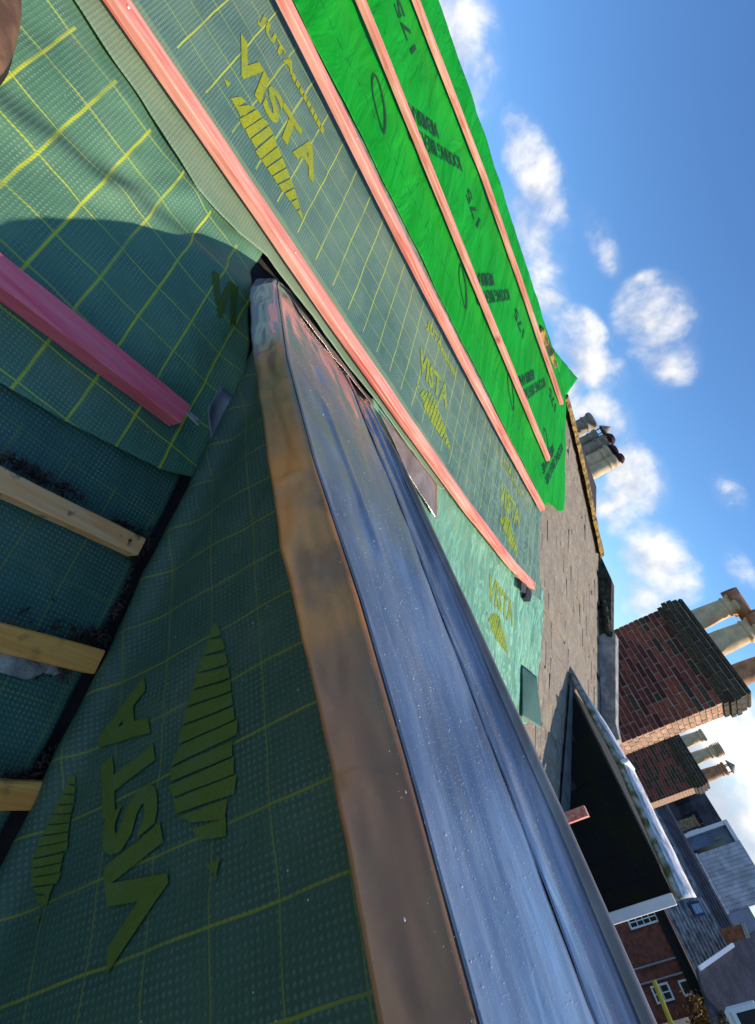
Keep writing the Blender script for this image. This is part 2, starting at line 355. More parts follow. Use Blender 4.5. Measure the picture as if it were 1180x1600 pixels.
M['brick_moss'] = simple('mossy_blackened_brick', (.065,.045,.028), .95, .7, 25, bumps=1, bscale=50, col2=(.03,.030,.014), objrand=.5, bdist=.012)
M['brick_lit'] = simple('sunlit_brick', (.50,.27,.15), .85, .35, 25, bumps=.5, bscale=70, objrand=.4)  # brighter brick for the sun side of the stacks, sunlight put into the colour
M['pot_buff'] = simple('buff_clay_pot', (.68,.50,.28), .8, .3, 7, bumps=.4, bscale=40, col2=(.58,.43,.25))
M['pot_grey'] = simple('grey_clay_pot', (.36,.29,.20), .85, .3, 8, bumps=.4, bscale=40)
M['pot_red'] = simple('red_clay_pot', (.50,.22,.10), .8, .3, 8, bumps=.4, bscale=40)
M['cowl'] = simple('dark_red_cowl', (.07,.025,.02), .7, .4, 12, metal=.1, bumps=.2)
M['leather'] = simple('brown_leather', (.16,.085,.045), .5, .4, 18, bumps=.4, bscale=90)
M['rubber'] = simple('dark_rubber', (.03,.025,.02), .8)
M['crumb'] = simple('dark_brown_debris', (.06,.035,.022), .9, .6, 60, bumps=.4)

# ------------------------------------------------------------------ setting: ground and roof body
def gmat():
    m, nt, b = mat_new('town_ground'); t = nn(nt, 'ShaderNodeTexCoord')
    a = tex_noise(nt, t.outputs['Object'], .08, 8, .6); c = mixc(nt, ramp(nt, a, (.4,.6)), (.05,.065,.03), (.10,.095,.085))
    nt.links.new(c, b.inputs['Base Color']); b.inputs['Roughness'].default_value = .95; return m
tag(me_obj('ground', [(-2500,-2500,-9.5),(2500,-2500,-9.5),(2500,2500,-9.5),(-2500,2500,-9.5)], [(0,1,2,3)], gmat()), kind='structure')
# boarded roof carcass under the membranes (front slope, back slope, gable walls)
top = 3.93
prof = [R(0,-2.6,-.03), R(0,top,-.03)]
ridge = prof[1]; back = Vector((ridge.x-4.2, 0, ridge.z-4.2*SA/CA)); eave = prof[0]
pts = [(eave.x,-3.2,eave.z), (ridge.x,-3.2,ridge.z), (back.x,-3.2,back.z), (back.x,-3.2,-9.5), (eave.x,-3.2,-9.5)]
tag(prism_obj('roof_slope', pts, (0, 3.2+5.35, 0), M['deck']), kind='structure')

# ------------------------------------------------------------------ membranes
def wr_roof(e, t):                    # shared gentle undulation
    return .006*fbm(e*1.6, t*2.2, 1.3) + .003*fbm(e*6, t*5, 4.2)
def up_sheet(e, t, off=0):
    k = sstep(e, 1.5, 2.4)
    h = .020 + wr_roof(e, t) + k*.006*abs(fbm(e*9+t*1.5, t*1.8, 7)) + .004*fbm(e*14, t*2.5, 9)*(.3+k)
    # lap lip above the lead
    return R(e, t, h+off)
def fold_left(e, t):
    s = t-(.955+.42*e); a = .012*math.exp(-(s/.045)**2) - .010*math.exp(-((s-.07)/.045)**2)
    s2 = t-(1.23-.05*e); a += .006*math.exp(-(s2/.03)**2)
    s3 = (t-.9)-1.6*(e-.05); a += .007*math.exp(-(s3/.05)**2)*sstep(t, .85, 1.0)
    a += .006*math.sin(e*31+2*math.sin(t*7))*sstep(t, .98, 1.2)*.5
    return a
def low_sheet(e, t, off=0):
    h = .006 + wr_roof(e, t) + fold_left(e, t) + .004*fbm(e*9, t*9, 3)
    h += .03*sstep(e, .50, .64)*sstep(t, .6, .75)*sstep(1.3, t, t+.01)   # turned up at the dormer
    return R(e, t, h+off)
def bot_sheet(e, t, off=0):
    return R(e, t, -.012+.7*wr_roof(e, t)+.003*fbm(e*8, t*8, 8)+off)
def right_sheet(e, t, off=0):
    return R(e, t, .006+wr_roof(e, t)+.010*abs(fbm(e*7+t*2, t*2, 5))+off)
def green_sheet(e, t, off=0):
    h = .036+wr_roof(e, t)+.007*abs(fbm(e*3.2, t*1.3, 11))
    h += -.05*sstep(e, 3.55, 3.8)*sstep(3.2, t, t+.6)*0
    p = R(e, t, h+off)
    return p
def sheet(name, fn, e0, e1, tb, tt, ne, nt_, mat, elf=None, erf=None, parent=None, thick=.0015):
    vv, uv, ff = [], [], []
    for j in range(nt_+1):
        b = j/nt_
        for i in range(ne+1):
            a = i/ne
            e = e0+(e1-e0)*a
            for _ in range(2):
                lo, hi = tb(e), tt(e); t = lo+(hi-lo)*b
                ea = e0 if elf is None else elf(t); eb = e1 if erf is None else erf(t)
                e = ea+(eb-ea)*a
            vv.append(fn(e, t)); uv.append((e, t))
    for j in range(nt_):
        for i in range(ne):
            k = j*(ne+1)+i; ff.append((k, k+1, k+ne+2, k+ne+1))
    o = me_obj(name, vv, ff, mat, parent, uv, True)
    if thick:
        md = o.modifiers.new('thickness', 'SOLIDIFY'); md.thickness = thick; md.offset = -1
    return o
lowe = [(-.8,1.30),(-.13,1.282),(.1,1.255),(.24,1.235),(.38,1.26),(.48,1.30),(1.15,1.325),(1.68,1.322),(1.74,1.36),(2.4,1.40),(3.1,1.47),(3.4,1.55)]
upper_sheet = sheet('membrane_sheet', up_sheet, -.9, 3.28, lambda e: interp(e, lowe)+.006*fbm(e*5,0), lambda e: 2.16+.012*fbm(e*2,3)-.02*sstep(e,.3,1), 420, 90, M['vista_up'],
      erf=lambda t: 3.16+.12*sstep(t, 1.85, 1.55)+.02*fbm(t*6, 1))
tag(upper_sheet, 'middle course of dull green woven membrane with yellow grid, between two long pink battens', 'roofing membrane', 'lapped courses of roofing membrane')
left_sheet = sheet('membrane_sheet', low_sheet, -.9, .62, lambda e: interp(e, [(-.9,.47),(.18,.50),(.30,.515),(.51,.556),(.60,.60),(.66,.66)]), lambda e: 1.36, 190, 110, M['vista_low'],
      erf=lambda t: interp(t, [(.5,.62),(.62,.645),(.8,.62),(1.0,.56),(1.15,.50),(1.22,.47),(1.36,.47)]))
tag(left_sheet, 'creased green membrane left of the lead, half sunlit and half shaded, thick yellow grid', 'roofing membrane', 'lapped courses of roofing membrane')
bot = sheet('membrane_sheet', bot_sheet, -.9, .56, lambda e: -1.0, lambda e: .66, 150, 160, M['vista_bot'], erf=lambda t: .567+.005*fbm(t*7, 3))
tag(bot, 'shaded lowest green membrane lying behind the bare old timber battens', 'roofing membrane', 'lapped courses of roofing membrane')
rs = sheet('membrane_sheet', right_sheet, 1.1, 3.42, lambda e: interp(e, [(1.1,.2),(2.9,.45),(3.05,.66),(3.2,.70),(3.42,.86)]), lambda e: interp(e, lowe)+.1, 230, 100, M['vista_right'],
      erf=lambda t: 3.38+.03*sstep(t, 1.0, .8)+.015*fbm(t*8, 5))
tag(rs, 'pale crumpled green membrane behind the lead capping, beside the old slates', 'roofing membrane', 'lapped courses of roofing membrane')
greens = sheet('membrane_sheet', green_sheet, -.9, 3.7, lambda e: 2.20+.30*sstep(e, 3.32, 3.72), lambda e: 3.935-.10*sstep(e, 1.2, 3.6), 340, 120, M['green'],
      erf=lambda t: interp(t, [(2.2,3.34),(2.3,3.38),(2.42,3.66),(2.6,3.72),(3.2,3.66),(3.6,3.63),(3.84,3.50)]))
tag(greens, 'bright green smooth membrane on the upper roof up to the ridge', 'roofing membrane', 'lapped courses of roofing membrane')
# cheek sheet on the dormer side: d = X, z
def cheek_base(d):                    # roof surface height at X = d
    t = -(d+SA)/CA; return -CA+t*SA
def cheek_pt(d, z, off=0):
    hb = z-cheek_base(d)
    y = .588 - .024*math.exp(-((hb-.05)/.040)**2) - .006*fbm(d*4, z*4, 2) - .004*fbm(d*12, z*9, 6) - .010*math.exp(-((hb-.2)/.09)**2)*(1+math.sin(d*5))*.5
    return Vector((d, y-off, z))
vv, uv, ff = [], [], []; nd, nzz = 170, 60
for j in range(nzz+1):
    for i in range(nd+1):
        d = -1.60+(.35+1.60)*i/nd; zb = cheek_base(d)-.002; z = zb+(-.296-zb)*j/nzz
        vv.append(cheek_pt(d, z)); uv.append((d, z))
for j in range(nzz):
    for i in range(nd):
        k = j*(nd+1)+i; ff.append((k, k+nd+1, k+nd+2, k+1))
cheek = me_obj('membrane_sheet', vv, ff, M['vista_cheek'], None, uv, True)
cheek.modifiers.new('thickness', 'SOLIDIFY').thickness = -.0015
tag(cheek, 'dark shaded green membrane on the dormer cheek under the brown lead edge, lettering upside down', 'roofing membrane', 'lapped courses of roofing membrane')

# (lead flap is added with the dormer)
# printed lettering, cut on a grid and wrapped onto the sheet it is printed on
def wrap_bm(bm, step):
    for ax in (0, 1):
        lo = min(v.co[ax] for v in bm.verts); hi = max(v.co[ax] for v in bm.verts)
        x = lo+step
        while x < hi:
            co = Vector((0,0,0)); co[ax] = x; no = Vector((0,0,0)); no[ax] = 1
            bmesh.ops.bisect_plane(bm, geom=bm.verts[:]+bm.edges[:]+bm.faces[:], plane_co=co, plane_no=no)
            x += step
def place_print(bm, fn, org, ang, mat, parent, name='printed_lettering', off=.0020, step=.012, sx=1, sy=1, label=None):
    wrap_bm(bm, step)
    ca, sa = math.cos(ang), math.sin(ang)
    for v in bm.verts:
        x, y = v.co.x*sx, v.co.y*sy
        v.co = fn(org[0]+x*ca-y*sa, org[1]+x*sa+y*ca, off)
    o = bm_obj(name, bm, mat, parent)
    if label: o['label'] = label
    return o
def text_bm(s, size, bold=0.0, spacing=1.0):
    cu = bpy.data.curves.new('t', 'FONT'); cu.body = s; cu.size = size; cu.offset = bold; cu.space_character = spacing; cu.resolution_u = 3
    o = bpy.data.objects.new('t', cu); C.objects.link(o)
    dg = bpy.context.evaluated_depsgraph_get(); me = o.evaluated_get(dg).to_mesh()
    bm = bmesh.new(); bm.from_mesh(me); o.evaluated_get(dg).to_mesh_clear(); bpy.data.objects.remove(o)
    bmesh.ops.triangulate(bm, faces=bm.faces)
    return bm
def poly_bm(polys):
    bm = bmesh.new()
    for p in polys: bm.faces.new([bm.verts.new((a, b, 0)) for a, b in p])
    return bm
def emblem_polys(s=1):
    # ragged peak cut by slanting lines; a strip per band
    res = []; n = 15
    top_ = [(.0,-.080),(.03,-.072),(.07,-.060),(.11,-.036),(.16,-.030),(.20,-.055),(.30,-.115),(.38,-.178)]
    bot_ = [(.0,-.088),(.04,-.112),(.08,-.122),(.13,-.150),(.20,-.168),(.28,-.176),(.38,-.184)]
    for i in range(n):
        if i == 1: continue
        a = .0+.38*i/n; b = .0+.38*(i+.86)/n; k = .034; jg = (.006, -.004, .003)[i % 3] if i < 8 else 0
        ta, tb, ba, bb = interp(a, top_), interp(b, top_), interp(a, bot_), interp(b, bot_)
        kk = k*min(1, (ta-ba)/.08)
        res.append([(a-kk*.6, ba+jg), (b-kk*.6, bb+jg), (b+kk*.4, tb+jg*.5), (a+kk*.4, ta-jg)])
    return [[(x*s, y*s) for x, y in p] for p in res]
def vista(fn, org, ang, sx, mat, parent, size=.168, extra=True, off=.0020, sh=1):
    place_print(text_bm('VISTA', size, .0065, 1.02), fn, org, ang, mat, parent, sx=sx, off=off)
    place_print(poly_bm(emblem_polys(sh)), fn, org, ang, mat, parent, 'printed_emblem', off=off)
    if extra:
        o2 = (org[0]+.0*math.cos(ang)-.235*math.sin(ang), org[1]+.235*math.cos(ang))
        place_print(text_bm('JUTA', .062, .003, 1.15), fn, (org[0]-.01, org[1]+.26), ang, mat, parent, off=off)
        place_print(poly_bm([[(.18+.02*i,.275-.003*i),(.197+.02*i,.272-.003*i),(.197+.02*i,.245-.003*i),(.18+.02*i,.248-.003*i)] for i in range(9)]), fn, org, ang, mat, parent, 'printed_bar', off=off)
vista(up_sheet, (.125, 1.69), rad(8), .84, M['yprint'], upper_sheet)
vista(up_sheet, (1.31, 1.70), rad(8), .70, M['yprint_worn'], upper_sheet, size=.16)
vista(up_sheet, (2.36, 1.72), rad(5), .80, M['yprint_worn'], upper_sheet)
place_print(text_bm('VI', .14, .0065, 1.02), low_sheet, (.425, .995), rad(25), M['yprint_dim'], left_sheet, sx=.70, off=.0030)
vista(right_sheet, (2.40, 1.13), rad(3), .85, M['yprint_worn'], rs, extra=False, size=.19)
def cheek_uv(a, b, off): return cheek_pt(a, b, off)
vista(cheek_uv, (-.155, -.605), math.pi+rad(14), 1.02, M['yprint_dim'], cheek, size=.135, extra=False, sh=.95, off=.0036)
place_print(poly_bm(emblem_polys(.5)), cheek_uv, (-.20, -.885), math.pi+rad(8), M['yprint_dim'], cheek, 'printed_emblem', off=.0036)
# green sheet printing
def ring(bm, L_, W_, th):
    n = 40; a, b = [], []
    for i in range(n):
        f = 2*math.pi*i/n; x = math.cos(f); y = math.sin(f)
        k = 1-.35*max(0, x)
        a.append(bm.verts.new((x*L_, y*W_*k, 0))); b.append(bm.verts.new(((x*(L_-th*1.5)), y*(W_*k-th*(1.6 if y > 0 else .8)), 0)))
    for i in range(n): bm.faces.new((a[i], a[(i+1)%n], b[(i+1)%n], b[i]))
def fit_text(tx, size, width, bold=.0012):
    bm = text_bm(tx, size, bold); x1 = max(v.co.x for v in bm.verts); x0 = min(v.co.x for v in bm.verts)
    for v in bm.verts: v.co.x = (v.co.x-x0)*width/(x1-x0)
    return bm
for (e0, t0, e1_, t1_) in ((1.23,3.404,.758,2.786),(2.13,3.36,1.70,2.76),(3.051,3.415,2.58,2.80),(3.64,3.20,3.30,2.62)):
    kk = .962; an = math.atan2(t1_-t0, e1_-e0); wd = .78*kk
    oo = (e0*kk, t0*kk); place_print(fit_text('ROOFING BREATHER', .105, wd, .002), green_sheet, oo, an, M['kprint'], greens, off=.003)
    q = (oo[0]+.30*math.cos(an)+.10*math.cos(an-math.pi/2), oo[1]+.30*math.sin(an)+.10*math.sin(an-math.pi/2))
    place_print(fit_text('MEMBRANE', .105, .48*kk, .002), green_sheet, q, an, M['kprint'], greens, off=.003)
for (e0, t0) in ((1.59, 3.33), (2.50, 3.35), (3.42, 3.45), (.66, 3.36)):
    kk = .962; place_print(fit_text('175', .155, .20, .003), green_sheet, (e0*kk, t0*kk), rad(173), M['kprint'], greens, off=.003)
for (e0, t0) in ((.605, 2.60), (1.56, 2.62), (2.40, 2.62), (3.24, 2.86), (-.3, 2.60)):
    kk = .962; bm = bmesh.new(); ring(bm, .125, .052, .011); place_print(bm, green_sheet, (e0*kk, t0*kk), rad(-53), M['kprint'], greens, 'printed_emblem', off=.003)

# flap corner of the green sheet standing up past the ridge
def patch(name, corners, mat, parent=None, n=14, bulge=0, uvs=None, thick=.0015):
    a, b, c_, d_ = [Vector(p) for p in corners]; nrm = (b-a).cross(d_-a).normalized(); vv, uv, ff = [], [], []
    for j in range(n+1):
        for i in range(n+1):
            s, t = i/n, j/n
            p = a*(1-s)*(1-t)+b*s*(1-t)+c_*s*t+d_*(1-s)*t
            p = p+nrm*(bulge*math.sin(math.pi*s)*math.sin(math.pi*t)+.004*fbm(p.x*9, p.y*9, p.z*9)); vv.append(p); uv.append((p.y, 3+p.x))
    for j in range(n):
        for i in range(n):
            k = j*(n+1)+i; ff.append((k, k+1, k+n+2, k+n+1))
    o = me_obj(name, vv, ff, mat, parent, uv, True); o.modifiers.new('thickness', 'SOLIDIFY').thickness = thick
    return o
patch('folded_corner', [R(3.10, 3.82, .04), R(3.58, 3.70, .04), R(3.93, 4.27, .06), R(3.20, 3.86, .045)], M['green'], greens, bulge=.015)
patch('folded_corner', [R(3.03,.99,.012), R(3.06,.70,.02), R(3.40,.72,.045), R(3.26,1.0,.03)], M['vista_bot'], rs, bulge=.012)
# underlap strip under batten B
st = sheet('membrane_strip', lambda e, t, off=0: R(e, t, .030+wr_roof(e, t)), -.9, 3.2, lambda e: 2.155+.012*fbm(e*2,3), lambda e: 2.30, 160, 4,
           simple('grey_green_underlay', (.20,.23,.16), .8, .3, 30, bumps=.3, bscale=120))
tag(st, 'narrow grey green membrane strip showing just below the lowest batten of the bright green sheet', 'membrane strip')
patch('torn_flap', [(-1.02,.585,-.545), (-1.10,.52,-.50), (-1.19,.53,-.47), (-1.16,.585,-.46)], simple('grey_membrane_backing', (.27,.26,.27), .7, .25, 20), left_sheet, n=6, bulge=.012)

# ------------------------------------------------------------------ battens
def batten(pts, wd, ht, mat, name='roof_batten', base=.034, skew=0.0, segs=26, jit=.0012, nails=False):
    """pts: apparent (e,t) centre line of the top face on the roof plane"""
    k = 1-(base+ht); P = [(e*k, t*k) for e, t in pts]
    o0 = Vector(R(P[0][0], P[0][1], base))
    bm = bmesh.new(); rings = []
    for s in range(segs+1):
        f = s/segs; e = P[0][0]+(P[-1][0]-P[0][0])*f; t = interp(e, P)
        lift = base
        ring_ = []
        w2 = wd/2; b = .003
        for (q, h) in ((-w2,0),(w2,0),(w2,ht-b),(w2-b,ht),(-w2+b,ht),(-w2,ht-b)):
            jj = jit*noise.noise(Vector((e*6, q*40, h*50)))
            ring_.append(bm.verts.new(R(e+skew*q, t+q+jj+.0035*noise.noise(Vector((e*1.7, P[0][1]*9, 0))), lift+h+jj)-o0))
        rings.append(ring_)
    for a, b_ in zip(rings, rings[1:]):
        for i in range(6): bm.faces.new((a[i], a[(i+1)%6], b_[(i+1)%6], b_[i]))
    bm.faces.new(rings[0]); bm.faces.new(rings[-1][::-1]); bmesh.ops.recalc_face_normals(bm, faces=bm.faces)
    o = bm_obj(name, bm, mat); o.location = o0
    ee = P[0][0]+.17
    while nails and ee < P[-1][0]:
        nb = bmesh.new(); bmesh.ops.create_cone(nb, cap_ends=True, segments=8, radius1=.0042, radius2=.0036, depth=.002)
        for v in nb.verts: v.co = R(ee, interp(ee, P)+.006*math.sin(ee*40), base+ht+.0006)-o0 + Vector((v.co.x, v.co.y, v.co.z))
        bm_obj('nail_head', nb, M['nail'], o); ee += .60
    return o
G = 'pink timber battens on the sunlit roof'
b = batten([(-.9,3.74),(.567,3.70),(1.54,3.80),(2.6,3.76),(3.66,3.70)], .042, .026, M['pink'], base=.052, nails=True); tag(b, 'pink batten nearest the ridge, topmost on the bright green membrane', 'batten', G)
b = batten([(-.9,2.93),(.366,2.93),(1.6,2.86),(3.36,2.80)], .044, .026, M['pink'], base=.052, nails=True); tag(b, 'pink batten running over the printed words mid way up the bright green membrane', 'batten', G)
b = batten([(-.9,2.25),(.152,2.25),(1.068,2.22),(2.3,2.24),(3.30,2.28)], .047, .028, M['pink'], base=.046, nails=True); tag(b, 'pink batten along the lower edge of the bright green membrane', 'batten', G)
b = batten([(-.9,1.47),(-.08,1.455),(.89,1.45),(1.37,1.455),(2.10,1.475),(2.75,1.52),(3.20,1.59)], .050, .028, M['pink'], base=.036, segs=40, nails=True); tag(b, 'long bowed pink batten just above the lead capping', 'batten', G)
GB = 'battens on the shaded lower roof'
pk = batten([(-.9,.60),(.09,.680),(.50,.715)], .054, .042, M['pink_shaded'], base=.016); tag(pk, 'pink knotty batten coloured as in shade, ending in a splintered nail, left of the lead', 'batten', GB)
bm = bmesh.new()
for k, (dx, dy) in enumerate(((0,0),(.006,.004),(-.005,.007))):
    p = R(.470, .690+dy, .04); q = R(.515-.008*k, .684+dx, .045+.006*k); dr = (q-p); x = dr.orthogonal().normalized()*.003; y = dr.cross(x).normalized()*.003
    prism(bm, [p+x, p+y, p-x, p-y], dr)
for v in bm.verts: v.co -= pk.location
bm_obj('splinter', bm, M['nail'], pk)
w1 = batten([(-.9,.28),(.266,.358),(.553,.386)], .040, .035, M['pine'], base=-.004); tag(w1, 'weathered pale timber batten with one nail hole, highest of the three bare ones', 'batten', GB)
w2 = batten([(-.9,-.05),(.36,.125),(.583,.152)], .045, .035, M['pine2'], base=-.004); tag(w2, 'yellow pine batten with wavy grain, middle of the three bare ones', 'batten', GB)
w3 = batten([(-.9,-.2),(.50,-.092),(.600,-.078)], .042, .035, M['pine2'], base=-.004); tag(w3, 'short visible yellow pine batten, lowest of the three bare ones', 'batten', GB)
bm = bmesh.new(); p = R(.505, .372, .0345)-w1.location; bmesh.ops.create_uvsphere(bm, u_segments=8, v_segments=5, radius=.0035)
for v in bm.verts: v.co += p
bm_obj('nail_head', bm, M['crumb'], w1)
# shims and gap beneath the bowed batten end
k = .93
shim = prism_obj('timber_shim', [R(3.02*k,1.47*k,.03), R(3.12*k,1.50*k,.03), R(3.12*k,1.56*k,.03), R(3.02*k,1.53*k,.03)], R(0,0,.012)-R(0,0,0), simple('dark_grey_packer', (.05,.06,.06), .7))
tag(shim, 'small dark packer under the right end of the bowed pink batten', 'packer')
shim2 = prism_obj('timber_shim', [R(3.14*k,1.475*k,.012), R(3.19*k,1.47*k,.012), R(3.25*k,1.50*k,.012), R(3.27*k,1.55*k,.012), R(3.24*k,1.59*k,.012), R(3.18*k,1.58*k,.012)], R(0,0,.022)-R(0,0,0), simple('black_rubber_packer', (.02,.025,.02), .6))
tag(shim2, 'black rounded pad under the very end of the bowed pink batten', 'packer')
post = prism_obj('timber_offcut', [Vector((-.43,2.27,-.9)), Vector((-.395,2.27,-.9)), Vector((-.395,2.30,-.9)), Vector((-.43,2.30,-.9))], (0,0,.59), M['pink'])
tag(post, 'short upright pink timber end poking up behind the lead capping', 'timber offcut')

# ------------------------------------------------------------------ dormer with lead capping
dorm = empty('lead_capped_dormer', (-.6, 1.0, -1.2))
tag(dorm, 'near dormer top with blue grey lead capping and brown patina edge', 'dormer')
def rel(o, parent):
    o.parent = parent; o.matrix_parent_inverse = Matrix.Translation(-parent.location) if parent.parent is None else Matrix(); return o
def child(o): 
    o.parent = dorm
    o.matrix_parent_inverse = Matrix.Translation(-Vector(dorm.location)); return o
core = prism_obj('cheek_wall', [(-1.55,.605,cheek_base(-1.55)-.1), (-1.55,.605,-.302), (.35,.605,-.302), (.35,.605,cheek_base(.35)-.3)], (0,.72,0), M['deck']); child(core)
lip = [(-1.72,.66),(-1.62,.56),(-1.54,.495),(-1.42,.466),(-1.18,.462),(-.91,.470),(-.52,.488),(-.31,.525),(-.156,.548),(0,.560),(.35,.58)]
fold = [(-1.72,.68),(-1.62,.59),(-1.54,.53),(-1.42,.495),(-1.3,.485),(-.99,.474),(-.69,.503),(-.427,.562),(-.21,.590),(0,.608),(.35,.63)]
seam = [(-1.72,.79),(-1.566,.823),(-1.2,.888),(-.89,.940),(-.6,.968),(-.347,.992),(.034,1.022),(.35,1.05)]
backl = [(-1.72,.95),(-1.43,1.01),(-.715,1.185),(-.265,1.275),(.076,1.322),(.35,1.35)]
def ztop(d): return -.250-.020*sstep(-d, 1.35, 1.66)
def dent(d, y):
    s = .0035*fbm(d*2.2, y*7, 2)+.0012*fbm(d*8, y*12, 5)
    for (cx, cy, rr, hh) in ((-.62,.66,.03,-.006),(-1.12,.62,.02,-.006),(-.95,.74,.05,.004),(-.3,.78,.06,-.004)):
        s += hh*math.exp(-(((d-cx)/ (rr*2.5))**2+((y-cy)/rr)**2))
    s += .005*math.exp(-((y-(.60+(d+1.0)*.28))/.012)**2)*sstep(d, -1.05, -.95)*sstep(-d, .55, .7)
    return s
def strip_mesh(name, prof_fn, n_d, n_s, mat, d0=-1.68, d1=.35, mats=None, msplit=None):
    vv, ff = [], []
    for i in range(n_d+1):
        d = d0+(d1-d0)*i/n_d
        for j in range(n_s+1): vv.append(prof_fn(d, j/n_s))
    for i in range(n_d):
        for j in range(n_s):
            k = i*(n_s+1)+j; ff.append((k, k+1, k+n_s+2, k+n_s+1))
    o = me_obj(name, vv, ff, mat, None, None, True)
    md = o.modifiers.new('thickness', 'SOLIDIFY'); md.thickness = .003; md.offset = -1
    return child(o)
def apron(d, s):
    yl, yf = interp(d, lip)+.004*fbm(d*7, 0), interp(d, fold)+.002*fbm(d*9, 4)
    zl = -.318+.010*sstep(-d, 1.2, 1.6)+.004*fbm(d*5, 2); zt = ztop(d)
    s2 = s
    q_ = min(1, s2/.93); y = yl+(yf-yl)*(.80*q_**1.2+.20*max(0, (s2-.90)/.10)); z = zl+(zt-zl)*q_**.95
    for c0 in (-.66, -1.05, -.205):                    # folded welts across the apron
        y -= .006*math.exp(-((d-c0)/.007)**2)*math.sin(math.pi*min(1, s*1.1))
    y -= .004*fbm(d*6, s*2, 3)
    return Vector((d, y, z))
strip_mesh('lead_apron', apron, 300, 16, M['lead_brown'])
def flat(d, s):
    y0, y1 = interp(d, fold), interp(d, seam)
    y = y0+(y1-y0)*s; return Vector((d, y, ztop(d)+dent(d, y)*min(1, s*8)+.003*math.exp(-(s/.03)**2)))
strip_mesh('lead_sheet', flat, 300, 50, M['lead'])
def second(d, s):
    y0, y1 = interp(d, seam)+.003, interp(d, backl)
    y = y0+(y1-y0)*s
    cr = .006*fbm(d*8, s*9, 12)*(1-sstep(s, .3, .5))
    z = ztop(d)+.002+.005*math.exp(-((s-.12)/.1)**2)*(.5+.5*fbm(d*3,1))-.010*math.exp(-((s-.55)/.16)**2)+cr*.5+dent(d, y)*.5
    z += .006*sstep(s, .84, .99)
    return Vector((d, y, z))
strip_mesh('lead_sheet', second, 300, 44, M['lead_dark'])
up = patch('lead_upstand', [(-1.455,.60,-.2475), (-1.505,1.06,-.2470), (-1.625,1.10,-.256), (-1.60,.53,-.268)], M['lead_roll'], n=24, bulge=.004); child(up)
def roll(d, s):
    g = math.pi*(-.15+1.3*s); rr = .017+.007*sstep(d, -1.0, 0)
    k = sstep(d, -1.45, -1.15)
    y = interp(d, backl)+.012-rr*math.cos(g)*1.0; z = ztop(d)+.004+rr*1.0*k*math.sin(g)+.002*fbm(d*6, s*2, 8)
    if s > .86: z -= (s-.86)*.9
    return Vector((d, y, z))
strip_mesh('lead_roll', roll, 200, 18, M['lead_roll'])
strip_mesh('seam_shadow_gap', lambda d, s: Vector((d, interp(d, seam)-.004+.012*s, ztop(d)-.006)), 60, 1, M['black'])
fv = [rc(*p) for p in ((592,640),(684,757),(683,812),(640,742))]
fl = patch('lead_flap', [R(fv[0][0]*.97, fv[0][1]*.97, .028), R(fv[1][0]*.97, fv[1][1]*.97, .028), R(fv[2][0]*.97, fv[2][1]*.97, .028), R(fv[3][0]*.97, fv[3][1]*.97, .028)], M['lead_roll'], n=12, bulge=.004); child(fl)
# white grit and droplets scattered on the lead
bm = bmesh.new()
for i in range(5000):
    d = random.uniform(-1.1, .12); y0 = interp(d, fold)+.02; y1 = interp(d, backl)-.08
    c = random.choice([(-.45,.8),(-.3,.75),(-.2,.9),(-.15,1.15),(-.35,1.12),(-.05,.8),(0,.7)])
    if random.random() < .65: d = random.gauss(c[0], .14); y = random.gauss(c[1], .09)
    else: y = random.uniform(y0, y1)
    if y < y0 or y > y1 or d > .3: continue
    s = interp(d, seam); r = random.uniform(.0003, .00065)*(1 if random.random() < .95 else 2.2)
    z = (flat(d, (y-interp(d, fold))/(s-interp(d, fold))).z if y < s else second(d, (y-s-.003)/(interp(d, backl)-s-.003)).z)
    m_ = bmesh.ops.create_icosphere(bm, subdivisions=1, radius=r, matrix=Matrix.Translation((d, y, z+.0034+r*.4)) @ Matrix.Diagonal((random.uniform(.8,1.6), 1, .6, 1)))
tag(bm_obj('white_grit', bm, M['grit']), 'fine white specks of grit sprinkled over the lead', 'grit', kind='stuff')

# ------------------------------------------------------------------ old slate roof on the right
sroof = empty('slate_roof', tuple(R(4.6, 1.5, 0)))
tag(sroof, 'old brown weathered slate slope between the green membranes and the brick chimney', 'roof')
def sl_child(o): o.parent = sroof; return o
sloc = Vector(sroof.location)
hip = [(3.0,3.90),(3.79,3.70),(4.5,3.44),(5.3,3.02),(5.5,2.9)]
slv = []
for v in range(6):
    bm = bmesh.new(); w2 = .1238; n = 5; rnd = random.Random(v)
    lo = []
    for i in range(n+1):
        lo.append((-w2+2*w2*i/n, -.005*rnd.random()))
    pts = [(x, y) for x, y in lo]+[(w2-.001, .30), (-w2+.001, .30)]
    a = [bm.verts.new((x, y, .012-.028*y)) for x, y in pts]; b_ = [bm.verts.new((x, y, .001-.028*y)) for x, y in pts]
    bm.faces.new(a); bm.faces.new(b_[::-1])
    for i in range(len(pts)): bm.faces.new((a[i], b_[i], b_[(i+1)%len(pts)], a[(i+1)%len(pts)]))
    bmesh.ops.recalc_face_normals(bm, faces=bm.faces)
    me = bpy.data.meshes.new('slate'); bm.to_mesh(me); bm.free(); me.materials.append(M['slate']); slv.append(me)
basis = Matrix(((0,-CA,SA),(1,0,0),(0,SA,CA)))   # local x -> Y, local y -> up slope, local z -> normal
row = 0; t = .05
